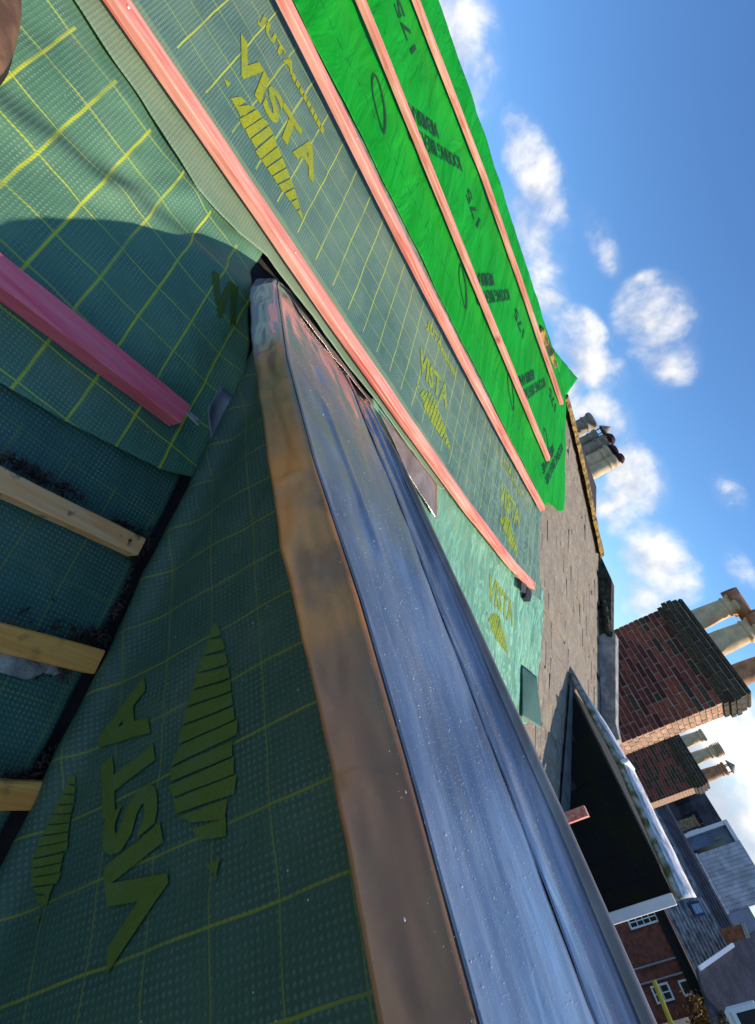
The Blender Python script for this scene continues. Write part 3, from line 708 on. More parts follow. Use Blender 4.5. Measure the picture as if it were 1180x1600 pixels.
while t < 3.9:
    e = 2.95+(.125 if row % 2 else 0)
    while e < 5.42:
        if t+.1 < interp(e, hip) and not (e > 4.36 and t < 1.05):
            o = bpy.data.objects.new('slate', random.choice(slv)); C.objects.link(o); o.parent = sroof
            mm = basis @ Matrix.Rotation(random.gauss(0, .012), 3, 'Z') @ Matrix.Rotation(random.gauss(0, .018), 3, 'X')@ Matrix.Rotation(random.gauss(0, .012), 3, 'Y')
            o.matrix_local = Matrix.Translation(R(e+random.gauss(0,.003), t+random.gauss(0,.006), -.022+random.uniform(0,.004))-sloc) @ mm.to_4x4()
        e += .25
    row += 1; t += .185
# hip / ridge tiles with orange lichen
for i in range(15):
    f = i/15; e = 3.62+(5.32-3.62)*f; tt_ = interp(e, hip)
    f2 = (i+1.06)/15; e2 = 3.62+(5.32-3.62)*f2; t2 = interp(e2, hip)
    a, b_ = R(e, tt_, .0), R(e2, t2, .0); ax = (b_-a); sd = ax.cross(Vector((0,0,1))).normalized(); upn = sd.cross(ax).normalized()
    bm = bmesh.new(); rr = []
    for s in range(4):
        q = a+ax*(s/3)
        rr.append([bm.verts.new(q+sd*(.075*math.cos(g))+upn*(.055*math.sin(g))+Vector((0,0,.008*noise.noise(q*9+Vector((g,0,0)))))-sloc) for g in [math.pi*j/8 for j in range(9)]])
    for p_, q_ in zip(rr, rr[1:]):
        for j in range(8): bm.faces.new((p_[j], p_[j+1], q_[j+1], q_[j]))
    for rg in (rr[0], rr[-1]): bm.faces.new(rg)
    bmesh.ops.recalc_face_normals(bm, faces=bm.faces)
    sl_child(bm_obj('ridge_tile', bm, M['lichen']))
# old broken ridge pieces beyond the green sheet
for i, (px, py) in enumerate(((842,522),(850,540),(857,558))):
    e, t = rc(px, py); p = R(e, t-.03, 0)
    bm = bmesh.new(); box(bm, -.06,.06,-.085,.085,-.05,.05, .012)
    for v in bm.verts: v.co += Vector((0,0,0))+.015*noise.noise_vector(v.co*20+Vector((i*5,0,0)))
    o = bm_obj('ridge_tile', bm, M['moss'] if i % 2 else M['lichen']); o.location = p-sloc; o.parent = sroof
# parapet wall between the roofs
par = empty('parapet_wall', (0,5.5,0)); tag(par, 'mossy rendered parapet wall ending the slate slope below the brick chimney', 'wall')
E0 = 5.46
outl = [atY(928,842,E0), atY(938,868,E0), atY(955,905,E0), atY(954,985,E0), atY(962,990,E0), atY(962,1060,E0), atY(962,1130,E0), atY(968,1155,E0)]
poly = outl+[Vector((outl[-1].x, E0, -1.9)), Vector((outl[0].x, E0, -1.9))]
def ch0(o, p): o.parent = p; o.matrix_parent_inverse = Matrix.Translation(-Vector(p.location)); return o
ch0(prism_obj('wall_body', poly, (0,.16,0), M['mortar']), par)
ch0(prism_obj('mossy_render', [outl[0]+Vector((-.05,-.004,.0)), outl[1]+Vector((0,-.004,.004)), outl[2]+Vector((0,-.004,.004)), outl[3]+Vector((0,-.004,.004)), outl[3]+Vector((0,-.004,-.4)), outl[0]+Vector((0,-.004,-.4))], (0,.170,0), M['moss']), par)
# mossy crust on the upper stretch
for i in range(26):
    f = i/25; a = outl[1].lerp(outl[3], f); bm = bmesh.new(); bmesh.ops.create_icosphere(bm, subdivisions=2, radius=.055)
    for v in bm.verts: v.co = v.co*1.0+.03*noise.noise_vector(v.co*16+Vector((i,0,0)))
    for v in bm.verts: v.co = Vector((v.co.x*1.3, v.co.y*1.5, v.co.z*.55))+a+Vector((0,.02,-.03))
    if i == 0: crust = bmesh.new()
    me_ = bpy.data.meshes.new('x'); bm.to_mesh(me_); bm.free(); crust.from_mesh(me_); bpy.data.meshes.remove(me_)
ch0(bm_obj('moss_crust', crust, M['moss']), par)
ch0(prism_obj('lead_flashing', [Vector(p)+Vector((0,-.012,0)) for p in (outl[0]+Vector((0,0,-.16)), outl[3]+Vector((0,0,-.13)), outl[6]+Vector((0,0,-.13)), outl[6]+Vector((0,0,-.34)), outl[3]+Vector((0,0,-.36)), outl[0]+Vector((0,0,-.32)))], (0,.010,0), simple('dark_lead_flashing', (.07,.08,.09), .5, .4, 9)), par)

# ------------------------------------------------------------------ chimneys
brick_cache = {}
def brick_me(L_, mat):
    key = (round(L_,3), mat.name)
    if key not in brick_cache:
        bm = bmesh.new(); box(bm, 0, L_, -.001, .03, 0, .062, .003); me = bpy.data.meshes.new('brick'); bm.to_mesh(me); bm.free(); me.materials.append(mat); brick_cache[key] = me
    return brick_cache[key]
def chimney(label, e0, d0, d1, z0, z1, dep, corb=4, single=True, group='brick chimney stacks', pitch=.075):
    """stack with its broad face at Y=e0 from X=d0 (far) to X=d1; narrow lit face at X=d1"""
    root = empty('brick_chimney', ((d0+d1)/2, e0+dep/2, z0)); tag(root, label, 'chimney', group)
    o = Vector(root.location)
    b = box_obj('mortar_core', (d0+.008-o.x, d1-.008-o.x, e0+.008-o.y, e0+dep-o.y, 0, z1-z0), M['joint'], root)
    rows = int((z1-z0)/pitch); joined = {k_: bmesh.new() for k_ in ('bricks','brick_moss','brick_or','brick_lit')}; rj = random.Random(3)
    for r in range(rows):
        z = z0+r*pitch; top_n = rows-r; g = 0
        if top_n <= corb: g = (.02, .045, .045, .025)[(corb-top_n) % 4]
        for face in (0, 1):
            a0, a1 = (d0-g, d1+g) if face == 0 else (e0-g, e0+dep+g)
            if face == 0 and g == 0: pass
            x = a0; k = r; header = (r % 2 == 1)
            while x < a1-.02:
                L_ = (.1025 if (header and (x == a0)) or rj.random() < .18 else .215)
                if x == a0 and header: L_ = .1025
                L_ = min(L_, a1-x)
                L2 = .1025 if L_ < .15 else .215
                if L_ < .09: L2 = None
                if top_n <= corb or (top_n <= corb+4 and face == 0 and rj.random() < .2): m = M['brick_moss']
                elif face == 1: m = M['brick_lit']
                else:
                    pn = noise.noise(Vector((x*1.6, z*2.2, 3)))
                    m = M['brick_or'] if pn > .18 else (M['brick_moss'] if rj.random() < .03 else M['bricks'])
                LL = L2 if L2 else L_
                if x+LL > a1: LL = a1-x
                if single:
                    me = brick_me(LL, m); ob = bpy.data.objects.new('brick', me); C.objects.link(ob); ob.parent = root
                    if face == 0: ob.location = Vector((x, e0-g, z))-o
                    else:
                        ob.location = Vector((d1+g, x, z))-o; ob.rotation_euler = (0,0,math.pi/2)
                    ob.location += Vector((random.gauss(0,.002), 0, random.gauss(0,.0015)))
                else:
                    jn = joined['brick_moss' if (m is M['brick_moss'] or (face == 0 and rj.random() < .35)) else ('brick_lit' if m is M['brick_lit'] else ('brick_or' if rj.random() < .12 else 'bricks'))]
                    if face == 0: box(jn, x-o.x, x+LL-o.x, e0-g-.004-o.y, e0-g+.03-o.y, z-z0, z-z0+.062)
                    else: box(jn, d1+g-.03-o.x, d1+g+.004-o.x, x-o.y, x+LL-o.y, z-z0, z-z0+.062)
                x += LL+.012
        if g: box_obj('oversail_course', (d0-g+.012-o.x, d1+g-.014-o.x, e0-g+.014-o.y, e0+dep+g-o.y, z-z0, z-z0+.070), M['joint'], root)
    if not single:
        for k_ in joined: jb = bm_obj('brick_facing', joined[k_], M[k_], root); jb['kind'] = 'stuff'
    bm = bmesh.new(); w2 = .0
    zt = z0+rows*pitch-z0
    box(bm, d0-.02-o.x, d1+.02-o.x, e0-.02-o.y, e0+dep+.02-o.y, zt, zt+.06, .02)
    for v in bm.verts: v.co += .012*noise.noise_vector(v.co*6)
    bm_obj('flaunching', bm, M['brick_moss'] if single else M['moss'], root)
    return root, z0+rows*pitch
def pot(label, x, y, z, r, h, mat, cowl=None, group='clay chimney pots', taper=.86):
    root = empty('chimney_pot', (x, y, z)); tag(root, label, 'chimney pot', group)
    bm = bmesh.new()
    pr = [(r*1.02,0),(r,.04*h),(r*.97,.3*h),(r*taper,.72*h),(r*taper,.75*h),(r*(taper+.1),.76*h),(r*(taper+.1),.80*h),(r*taper,.81*h),(r*(taper+.02),.88*h),(r*(taper+.17),.92*h),(r*(taper+.19),.97*h),(r*(taper+.08),h),(r*(taper-.12),h),(r*(taper-.15),.8*h)]
    lathe(bm, pr, 24); bm_obj('pot_body', bm, mat, root, True)
    if cowl == 'half':
        bm = bmesh.new(); rr = []
        for s in range(5):
            q = -r*1.25+2.5*r*s/4
            rr.append([bm.verts.new((q, r*.95*math.cos(g), h*.98+r*.9*math.sin(g))) for g in [math.pi*(-.12+1.24*j/10) for j in range(11)]])
        for p_, q_ in zip(rr, rr[1:]):
            for j in range(10): bm.faces.new((p_[j], p_[j+1], q_[j+1], q_[j]))
        o = bm_obj('cowl', bm, M['pot_red'], root, True); o.modifiers.new('t', 'SOLIDIFY').thickness = .02; o.rotation_euler = (0,0,.5)
    elif cowl == 'dome':
        bm = bmesh.new(); lathe(bm, [(r*.5,h*.99),(r*.5,h*1.08),(r*.85,h*1.09),(r*.80,h*1.13),(r*.45,h*1.20),(r*.05,h*1.22)], 16); bm_obj('cowl', bm, M['cowl'], root, True)
    elif cowl == 'cone':
        bm = bmesh.new(); lathe(bm, [(r*1.1,h*1.16),(r*1.1,h*1.18),(r*.05,h*1.4)], 16); bm_obj('cowl', bm, M['pot_grey'], root, True)
        bm = bmesh.new()
        for a in range(3): box(bm, r*.7*math.cos(a*2.1)-.01, r*.7*math.cos(a*2.1)+.01, r*.7*math.sin(a*2.1)-.01, r*.7*math.sin(a*2.1)+.01, h*.95, h*1.17)
        bm_obj('cowl_bracket', bm, M['cowl'], root)
    elif cowl == 'louvre':
        for k in range(5):
            bm = bmesh.new(); lathe(bm, [(r*.78,h*(1.0+.07*k)),(r*1.15,h*(1.01+.07*k)),(r*1.1,h*(1.03+.07*k)),(r*.78,h*(1.055+.07*k))], 16); bm_obj('louvre_ring', bm, M['pot_buff'], root, True)
    return root
sc1 = 8/6.5
c1, zt1 = chimney('large square dark red brick chimney with mossy top courses and three pots', 8.0, -2.80*sc1, -1.64*sc1, -.45, 1.11*sc1, .62)
pot('buff clay pot with hooded cowl standing farthest from the large chimney sunlit side', -3.21, 8.32, zt1+.04, .155, .62, M['pot_buff'], 'half')
pot('buff clay pot with stepped collar, middle of three on the large chimney', -2.80, 8.32, zt1+.04, .17, .62, M['pot_buff'], 'half')
pot('orange sunlit clay pot nearest the sunny corner of the large chimney', -2.33, 8.32, zt1+.04, .15, .62, M['pot_red'])
c2, zt2 = chimney('smaller brown brick chimney standing behind the large one, with three thin pots', 16.0, -2.90*16/12, -1.93*16/12, -2.2, .55*16/12, .8, single=False)
for i, (dx, cw, lb, mt) in enumerate(((-3.62,None,'short buff pot with ringed rim on the smaller chimney, nearest the large one','pot_buff'),(-3.2,'louvre','pot with a stack of louvre rings, middle of the smaller chimney','pot_buff'),(-2.78,'cone','orange pot with a pointed grey cap on the smaller chimney','pot_red'))):
    pot(lb, dx, 16.4, zt2+.05, .15, .55, M[mt], cw)
# group of pots behind the ridge
c3, zt3 = chimney('brick stack mostly hidden behind the orange lichen ridge, carrying a cluster of pots', 9.0, -8.95, -6.8, -.2, 1.50, .6, single=False, corb=2)
for (px, py, r, h, mt, cw, lb) in ((893,675,.20,.62,'pot_grey',None,'squat grey pot at the left end of the clustered pots behind the ridge'),
      (903,695,.13,.55,'pot_grey','cone','grey pot with thin dark disc cap in the clustered pots'),(909,710,.17,.66,'pot_grey','dome','grey brown pot with dark red cowl, mid cluster behind the ridge'),
      (914,728,.19,.66,'pot_buff','dome','fat cream pot with brown domed cowl behind the ridge'),(919,742,.15,.72,'pot_buff','dome','narrow sunlit cream pot at the right end of the cluster')):
    p = atY(px, py, 9.25); pot(lb, p.x, 9.25, 1.50, r, h+p.z-1.6, M[mt], cw)

# ------------------------------------------------------------------ second dormer
dm = empty('slate_hung_dormer', (-.9, 4.5, -1.0)); tag(dm, 'far dormer with black slate hung cheek, pale lead coping and white corner board', 'dormer')
ED = 4.28
ch0(prism_obj('cheek_wall', [(-1.66,ED,cheek_base(-1.66)-.2),(-1.66,ED,-.30),(-.23,ED,-.31),(-.23,ED,cheek_base(-.23)-.5)], (0,.95,0), M['slatejoint']), dm)
pz = .135; iz = 0; z = -.31-pz
while z > -1.0:
    x = -1.64
    while x < -.27:
        if z+pz > cheek_base(x)+.02:
            x1 = min(x+.145, -.232); bm = bmesh.new(); box(bm, x, x1-.0035, ED-.006, ED-.001, z+.0035, z+pz, .001)
            for v in bm.verts: v.co.y -= .002*(1-(v.co.z-z)/pz)
            ch0(bm_obj('hung_slate', bm, M['slateblack']), dm)
        x += .145
    z -= pz; iz += 1
# lead clad coping: mossy upstand facing the camera and pale sloping top
def cop(y0, y1, za, zb, name, mat, rough=.004, x0=-1.72, x1=-.19, cols=60):
    vv, ff = [], []
    for i in range(cols+1):
        x = x0+(x1-x0)*i/cols; f = i/cols
        for (y, z) in ((y0, za(f)), (y0-.012, (za(f)*.5+zb(f)*.5)), (y0+.004, zb(f))) if name == 'lead_upstand' else ((y0, zb(f)), ((y0+y1)/2, zb(f)*.45+zo(f)*.55+.004), (y1, zo(f))):
            vv.append(Vector((x, y, z))+rough*noise.noise_vector(Vector((x*7, y*3, z*9))))
    for i in range(cols):
        for j in range(2):
            k = i*3+j; ff.append((k, k+1, k+4, k+3))
    o = me_obj(name, vv, ff, mat, None, None, True); o.modifiers.new('thickness', 'SOLIDIFY').thickness = -.004
    return ch0(o, dm)
za = lambda f: interp(f, [(0,-.275),(.5,-.255),(1,-.312)]); zb = lambda f: za(f)+.048; zo = lambda f: interp(f, [(0,-.255),(.25,-.205),(.5,-.180),(1,-.208)])
cop(ED-.02, 0, za, zb, 'lead_upstand', M['mossfascia'])
cop(ED-.02, ED+.30, za, zb, 'lead_coping', M['lead_grey'])
ch0(box_obj('lead_roll', (-.98,-.95, ED-.035, ED+.28, -.225, -.170), M['white'], bev=.008), dm)
ch0(box_obj('corner_board', (-.232,-.172, ED-.03, ED+.02, -1.6, -.315), M['white'], bev=.003), dm)
ch0(prism_obj('lead_soaker', [R(4.02,.30,.012), R(4.20,1.28,.012), R(4.27,1.33,.014), R(4.275,.30,.014)], R(0,0,.003)-R(0,0,0), simple('grey_soaker', (.16,.16,.15), .6, .3, 12)), dm)

# ------------------------------------------------------------------ houses beyond
def quad(name, pts, mat, parent, th=(0,.05,0)):
    return ch0(prism_obj(name, pts, th, mat), parent)
def rect(E, x0, x1, z0, z1): return [(x0,E,z0),(x1,E,z0),(x1,E,z1),(x0,E,z1)]
M['hbrick'] = simple('red_house_brick', (.22,.07,.045), .9, .35, 3, bumps=.3, bscale=14, bdist=.02)
M['hslate'] = simple('grey_house_slate', (.20,.20,.195), .8, .6, 2.6, bumps=.4, bscale=8, det=8, bdist=.03)
M['hdark'] = simple('dark_house_slate', (.06,.055,.065), .85, .4, 1.2, bumps=.3, bscale=8, bdist=.03)
M['glass'] = simple('dark_window_glass', (.02,.022,.025), .08, .2, 3, bumps=0, spec=.6)
M['clad'] = simple('pale_grey_boards', (.46,.49,.53), .8, .28, 1.2, bumps=.3, bscale=6)
M['navy'] = simple('blue_grey_panel', (.16,.24,.36), .6, .3, 1)
M['pipe'] = simple('grey_downpipe', (.35,.33,.33), .6, .1)
S40 = 2.0
h1 = empty('brick_house', (0,40,-9.5)); tag(h1, 'red brick house with white sash windows under the grey mottled slate roof', 'house')
quad('wall', rect(40,-7.5,2.6,-9.5,-3.78), M['hbrick'], h1, (0,6,0))
quad('eaves_shadow_band', rect(39.75,-7.7,2.5,-4.22,-3.70), M['black'], h1, (0,.24,0))  # solid black strip standing for the shadow under the eaves
quad('gutter', rect(39.62,-7.7,2.5,-3.80,-3.70), M['black'], h1, (0,.12,0))
# roof built in slate courses
def slope_roof(x0a, x1a, x0b, x1b, ya, za_, yb, zb_, n, mat, parent, name='slate_course', th=.05):
    for i in range(n):
        f0, f1 = i/n, (i+1)/n+.01
        def P(f, s):
            xa = x0a+(x0b-x0a)*f; xb = x1a+(x1b-x1a)*f
            return Vector((xa+(xb-xa)*s, ya+(yb-ya)*f, za_+(zb_-za_)*f))
        nrm = Vector((0, -(zb_-za_), yb-ya)).normalized()*th
        ch0(prism_obj(name, [P(f0,0)+nrm*.6, P(f0,1)+nrm*.6, P(f1,1), P(f1,0)], nrm, mat), parent)
slope_roof(-9, 2.3, -8.5, 1.2, 39.7, -3.66, 43.6, -1.67, 12, M['hslate'], h1)
slope_roof(-9, 1.2, -8.5, .75, 43.62, -1.66, 45, -.95, 5, M['hdark'], h1)  # top courses darker, a shadow on this roof put into their colour
def window(par_, E, x0, x1, z0, z1, nx=2, ny=2, sash=True, fw=.09):
    f = bmesh.new()
    box(f, x0-fw, x0, E-.10, E-.02, z0-fw, z1+fw); box(f, x1, x1+fw, E-.10, E-.02, z0-fw, z1+fw)
    box(f, x0, x1, E-.10, E-.02, z0-fw, z0); box(f, x0, x1, E-.10, E-.02, z1, z1+fw)
    for i in range(1, nx): x = x0+(x1-x0)*i/nx; box(f, x-.025, x+.025, E-.085, E-.03, z0, z1)
    for i in range(1, ny): z = z0+(z1-z0)*i/ny; box(f, x0, x1, E-.08, E-.032, z-.025, z+.025)
    fr = bm_obj('window', f, M['white']); ch0(fr, par_)
    g = box_obj('pane', (x0, x1, E-.05, E-.035, z0, z1), M['glass']); g.parent = fr
    return fr
window(h1, 40, -1.68, -1.26, -5.75, -4.30, 2, 4)
window(h1, 40, 1.26, 1.80, -6.05, -5.28, 2, 2)
window(h1, 40, 1.34, 1.80, -4.60, -4.08, 1, 1)
for (x, z0, z1) in ((.39,-9.5,-4.18),(1.01,-9.5,-4.05)):
    bm = bmesh.new(); lathe(bm, [(.045,z0),(.045,z1)], 8, (x, 39.9, 0)); ch0(bm_obj('downpipe', bm, M['pipe']), h1)
ch0(box_obj('gutter_bracket', (2.2,2.4,39.5,39.7,-3.9,-3.7), M['pipe']), h1)
# skylight
fr = (42.4-39.7)/(45-39.7); zc = -3.66+2.71*fr
sk = prism_obj('skylight', [(-1.63,41.7,-3.66+2.71*(2/5.3)+.10),(-.93,41.7,-3.66+2.71*(2/5.3)+.10),(-.93,42.8,-3.66+2.71*(3.1/5.3)+.10),(-1.63,42.8,-3.66+2.71*(3.1/5.3)+.10)], (0,-.03,.06), simple('navy_frame', (.02,.03,.05), .5)); ch0(sk, h1)
g = prism_obj('pane', [(-1.50,41.85,-3.66+2.71*(2.15/5.3)+.19),(-1.06,41.85,-3.66+2.71*(2.15/5.3)+.19),(-1.06,42.6,-3.66+2.71*(2.9/5.3)+.19),(-1.50,42.6,-3.66+2.71*(2.9/5.3)+.19)], (0,-.01,.02), simple('pale_glass', (.25,.32,.40), .15, bumps=0)); g.parent = sk
# dark hipped roof house on the right, nearer
h2 = empty('dark_roofed_house', (4,36,-9.5)); tag(h2, 'dark purple grey slate roof at lower right with white verge board and dormer window', 'house')
def plane_hit(px, py, y0, z0, sl):    # plane z = z0 + sl*(Y-y0)
    r = ray(px, py); t = (z0-sl*y0)/(r.z-sl*r.y); return r*t
pl = (36, -3.2, .42)
hp = [plane_hit(a, b, *pl) for a, b in ((1090,1516),(1146,1474),(1168,1463),(1200,1440),(1260,1640),(1130,1640),(1108,1575))]
quad('roof', hp, M['hdark'], h2, (0,.0,-.12))
cen = sum(hp, Vector())/len(hp)
quad('wall', rect(37.5, 3.2, 9.5, -9.5, -3.9), M['hbrick'], h2, (0,4,0))
a, b_ = plane_hit(1090,1514,*pl), plane_hit(1143,1477,*pl); dv = (b_-a).normalized(); sd = dv.cross(Vector((0,0,1))).normalized()*.09
quad('verge_board', [a+Vector((0,0,.05))-sd, a+Vector((0,0,.05))+sd, b_+Vector((0,0,.05))+sd, b_+Vector((0,0,.05))-sd], M['white'], h2, (0,0,.08))
window(h2, 32.5, *(lambda p, q: (p.x, q.x, p.z, q.z))(atY(1150,1583,32.5), Vector((atY(1172,1605,32.5).x, 32.5, atY(1180,1572,32.5).z))), 1, 1, fw=.16)
p0 = atY(1143,1578,32.6); p1 = atY(1170,1557,32.6)
ch0(box_obj('dormer_body', (p0.x, p0.x+1.4, 32.6, 34.4, p0.z-.3, p1.z+.02), M['white'], bev=.02), h2)
# small brick stack between the roofs
bs = empty('brick_stack', tuple(atY(1140,1460,38))); tag(bs, 'low orange brown brick stack between the grey roof and the dark roof', 'chimney')
q = [atY(a, b, 38) for a, b in ((1124,1452),(1158,1444),(1166,1466),(1136,1476))]
quad('brickwork', q, simple('rust_brick', (.26,.09,.04), .9, .4, 4, bumps=.4, bscale=20), bs, (0,.8,0))
quad('stack_cap', [atY(a, b, 37.9) for a, b in ((1158,1444),(1163,1442),(1172,1465),(1166,1467))], M['mortar'], bs, (0,1.0,0))
# pale boarded building
mb = empty('boarded_building', (-3,60,-9.5)); tag(mb, 'tall pale grey boarded block with a recessed blue balcony against the clouds', 'building')
quad('wall_core', rect(60.1,-5.1,-1.0,-9.5,2.62), M['clad'], mb, (0,8,0))
x = -5.1; 
while x < -1.15:
    ch0(box_obj('cladding_board', (x, x+.27, 60.0-.03*random.random(), 60.095, -.95, 2.6), M['clad'], bev=.01), mb); x += .285
quad('base_band', rect(59.9,-5.2,-.95,-1.25,-.98), M['lead_grey'], mb, (0,.15,0))
quad('lower_wall', rect(60.0,-.98,1.5,-9.5,.55), simple('blue_grey_render', (.24,.28,.34), .85, .2, 1), mb, (0,7,0))
quad('balcony_frame', rect(60.4,-6.75,-6.45,-1.4,2.55), M['white'], mb, (0,2,0))
quad('balcony_frame', rect(60.3,-6.75,-5.11,2.30,2.60), M['white'], mb, (0,2.2,0))
quad('balcony_back', rect(61.2,-6.44,-5.11,-1.4,2.29), M['navy'], mb, (0,1,0))
quad('dark_window', rect(61.1,-5.5,-5.2,-1.2,1.6), M['glass'], mb, (0,.08,0))
quad('dark_window', rect(61.1,-5.95,-5.7,.9,1.5), M['glass'], mb, (0,.08,0))
# dark mansard terrace
mz = empty('mansard_terrace', (-9,70,-9.5)); tag(mz, 'long dark slate mansard roofed terrace below the clouds, behind the smaller chimney', 'building')
quad('mansard_roof', [(-13.5,70,-2.6),(-6.9,70,-2.6),(-6.9,71.5,2.65),(-13.5,71.5,2.55)], M['hdark'], mz, (0,4,0))
quad('wall', rect(70.1,-14,-6.9,-9.5,-2.62), M['hbrick'], mz, (0,5,0))
for x in (-10.8,-9.3,-8.6): quad('roof_light', rect(69.9,x,x+.45,-.5,.9), M['black'], mz, (0,.8,0))
for x, z in ((-7.7,1.1),(-7.8,-.9)): window(mz, 70.0, x, x+.5, z, z+1.0, 1, 1, fw=.07)
quad('parapet_band', rect(69.6,-11.4,-8.9,-1.75,-1.45), M['white'], mz, (0,.3,0)); quad('parapet_band', rect(69.6,-7.9,-7.0,-1.75,-1.45), M['white'], mz, (0,.3,0))
mc = empty('gable_chimney', (-8.3,66,-2)); tag(mc, 'small buff and orange chimney stack catching the sun in front of the mansard roof', 'chimney')
ch0(box_obj('brickwork', (-8.35,-7.6,65,65.7,-3,.25), simple('buff_far_brick', (.36,.24,.13), .9, .4, 5), bev=.02), mc)
ch0(box_obj('stack_cap', (-8.42,-7.53,64.93,65.77,.25,.45), M['pot_red'], bev=.02), mc)
ch0(box_obj('step', (-8.0,-7.2,65,65.7,-3.2,-1.3), simple('cream_render', (.6,.52,.34), .9), bev=.02), mc)
dk = empty('dark_gabled_house', (-9,52,-9.5)); tag(dk, 'dark brown roofed house filling the gap below the mansard terrace', 'house')
slope_roof(-14, -2.5, -13.5, -3, 48, -3.0, 54, -1.1, 9, simple('brown_black_tile', (.06,.045,.04), .85, .5, 2, bumps=.3, bscale=9), dk, 'tile_course')
quad('wall', rect(48.4,-13.5,-2.8,-9.5,-3.0), M['hbrick'], dk, (0,5.5,0))

# garden shrub with orange autumn leaves beside the brick house
def shrub(name, c, r, n, mat, label):
    root = empty(name, tuple(c)); tag(root, label, 'shrub')
    bm = bmesh.new()
    for k in range(9):
        a = random.uniform(0, 6.28); tip = Vector((r[0]*.7*math.cos(a), r[1]*.7*math.sin(a), r[2]*random.uniform(.3, .9)))
        s = Vector((0,0,-r[2])); prism(bm, [s+Vector((.03,0,0)), s+Vector((0,.03,0)), s+Vector((-.03,0,0))], tip-s)
    bm_obj('stem', bm, M['crumb'], root)
    vv, ff = [], []
    for i in range(n):
        p = Vector([random.gauss(0, .45) for _ in range(3)]); p = Vector((p.x*r[0], p.y*r[1], p.z*r[2]))
        if noise.noise(p*1.6) < -.15: continue
        a = Vector([random.uniform(-1,1) for _ in range(3)]).normalized()*.09; b = a.orthogonal().normalized()*.05; k = len(vv)
        vv += [p-a, p+b, p+a, p-b]; ff.append((k,k+1,k+2,k+3))
    me_obj('foliage', vv, ff, mat, root)
shrub('garden_shrub', atY(1098,1592,39), (.8,.8,.6), 1300, simple('orange_leaf', (.38,.17,.03), .8, .5, 3, bumps=0), 'orange leaved shrub growing against the brick house')
shrub('garden_shrub', atY(1128,1592,36), (.4,.5,.3), 260, simple('dull_green_leaf', (.11,.10,.05), .8, .5, 3, bumps=0), 'dull olive shrub under the dark roof next to the white dormer')
yp = prism_obj('yellow_pole', [Vector((.42,8,-3.6)), Vector((.52,8,-3.6)), Vector((.52,8.1,-3.6)), Vector((.42,8.1,-3.6))], (0,0,.1), simple('yellow_paint', (.65,.50,.05), .5, .1))
bpy.data.objects.remove(yp)
a, b_ = atY(1022,1533,7), atY(1046,1592,7); dv = b_-a
bm = bmesh.new(); x = dv.orthogonal().normalized()*.022; y = dv.cross(x).normalized()*.022
prism(bm, [a-dv*.02+x*math.cos(g)+y*math.sin(g) for g in [i*math.pi/4 for i in range(8)]], dv*2.2)
tag(bm_obj('scaffold_tube', bm, simple('yellow_paint', (.65,.50,.05), .5, .1)), 'yellow painted tube slanting in front of the lower sash window of the brick house', 'scaffold tube')

# ------------------------------------------------------------------ small things on the near roof
def chunk(name, px, py, r, mat, label, cat, off=.012, seed=0, sq=(1,1,.6)):
    e, t = rc(px, py); bm = bmesh.new(); bmesh.ops.create_icosphere(bm, subdivisions=3, radius=r)
    for v in bm.verts:
        v.co += r*.45*noise.noise_vector(v.co/r*1.1+Vector((seed,0,0))); v.co = Vector((v.co.x*sq[0], v.co.y*sq[1], v.co.z*sq[2]))
    o = bm_obj(name, bm, mat); o.location = R(e, t, off); o.rotation_euler = (0, AL, 0); tag(o, label, cat, 'loose mortar on the lower roof'); return o
chunk('mortar_chunk', 30, 1035, .022, M['mortar'], 'grey brown flat lump of old mortar below the middle bare batten, at the photo edge', 'mortar', 0, 1, (1,2.0,.5))
chunk('mortar_chunk', 82, 1045, .010, M['mortar'], 'small crumb of old mortar below the middle bare batten, nearer its sawn end', 'mortar', 0, 5, (1,1.6,.6))
bm = bmesh.new()
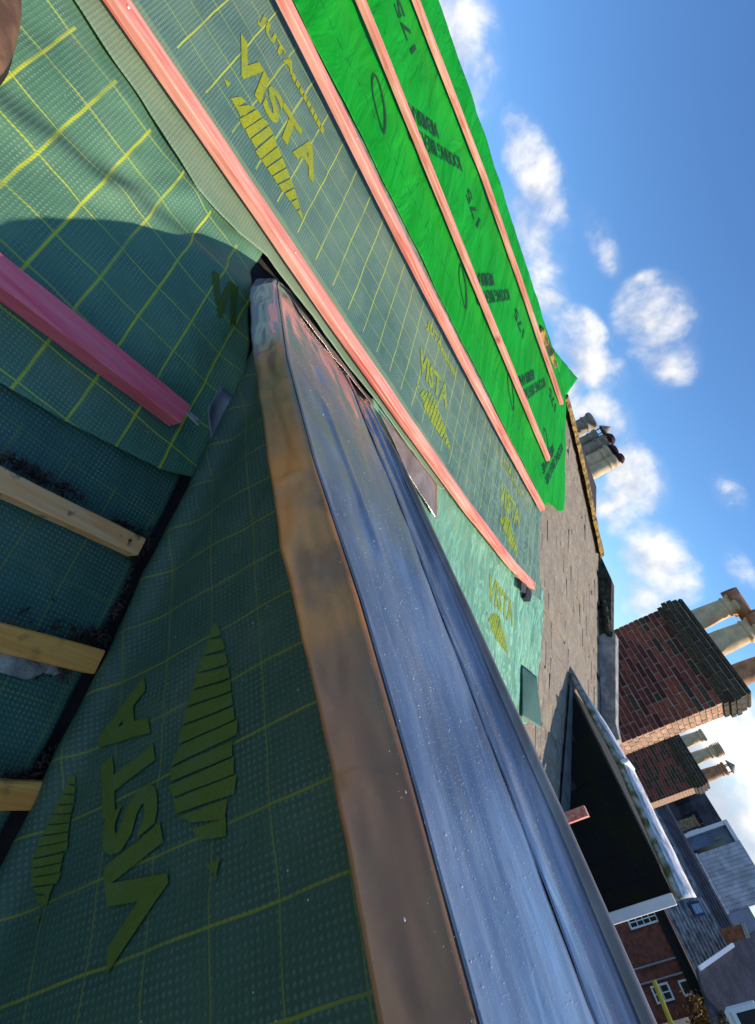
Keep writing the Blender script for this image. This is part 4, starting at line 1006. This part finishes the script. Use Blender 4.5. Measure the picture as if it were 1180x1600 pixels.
for (px0, py0, px1, py1, n, sp) in ((5,712,130,778,150,.006),(180,815,235,838,70,.007),(205,870,235,850,70,.006),(120,990,165,1000,110,.008),(10,1217,80,1212,90,.006),(60,1195,85,1180,60,.008),(40,1040,110,1050,70,.010),(215,880,160,1000,60,.004),(10,975,100,985,20,.02)):
    for i in range(n):
        f = random.random(); e, t = rc(px0+(px1-px0)*f, py0+(py1-py0)*f); e += random.gauss(0, sp); t += random.gauss(0, sp)
        r = random.uniform(.0015, .0045); p = R(e, t, random.uniform(-.008, .004))
        q = Vector([random.uniform(-1,1) for _ in range(3)]).normalized()
        mt = Matrix.Translation(p) @ q.to_track_quat('Z','Y').to_matrix().to_4x4() @ Matrix.Diagonal((r*.5, r*.7, r*random.uniform(1, 3.2), 1))
        bmesh.ops.create_icosphere(bm, subdivisions=1, radius=1, matrix=mt)
tag(bm_obj('rotten_debris', bm, M['crumb']), 'dark crumbs of rotten felt and leaf litter along the bare battens', 'debris', kind='stuff')
# rounded brown boot toe at the upper left corner
bt = empty('work_boot', tuple(R(-.185,1.035,.028))); tag(bt, 'rounded toe of a brown boot at the upper left corner of the membrane', 'boot')
bl = Vector(bt.location); basis_b = basis @ Matrix.Rotation(rad(-60), 3, 'Z')
bm = bmesh.new(); bmesh.ops.create_uvsphere(bm, u_segments=28, v_segments=18, radius=1)
for v in bm.verts:
    x, y, z = v.co
    lng = y; hgt = .045+.05*sstep(-y, -.2, .9)
    v.co = basis_b @ Vector((y*.15, x*.052*(1-.15*abs(y)), max(z, -.35)*hgt+.03))
bm_obj('boot_upper', bm, M['leather'], bt, True)
bm = bmesh.new(); bmesh.ops.create_uvsphere(bm, u_segments=28, v_segments=6, radius=1)
for v in bm.verts: v.co = basis_b @ Vector((v.co.y*.155, v.co.x*.056, v.co.z*.010+.008))
bm_obj('boot_sole', bm, M['rubber'], bt, True)
bm = bmesh.new(); rr = lathe(bm, [(.05,.05),(.048,.12),(.052,.2),(.045,.2)], 18)
for v in bm.verts: v.co = basis_b @ Vector((v.co.x-.08, v.co.y, v.co.z))
bm_obj('boot_shaft', bm, M['leather'], bt, True)

sc.render.engine = 'CYCLES'
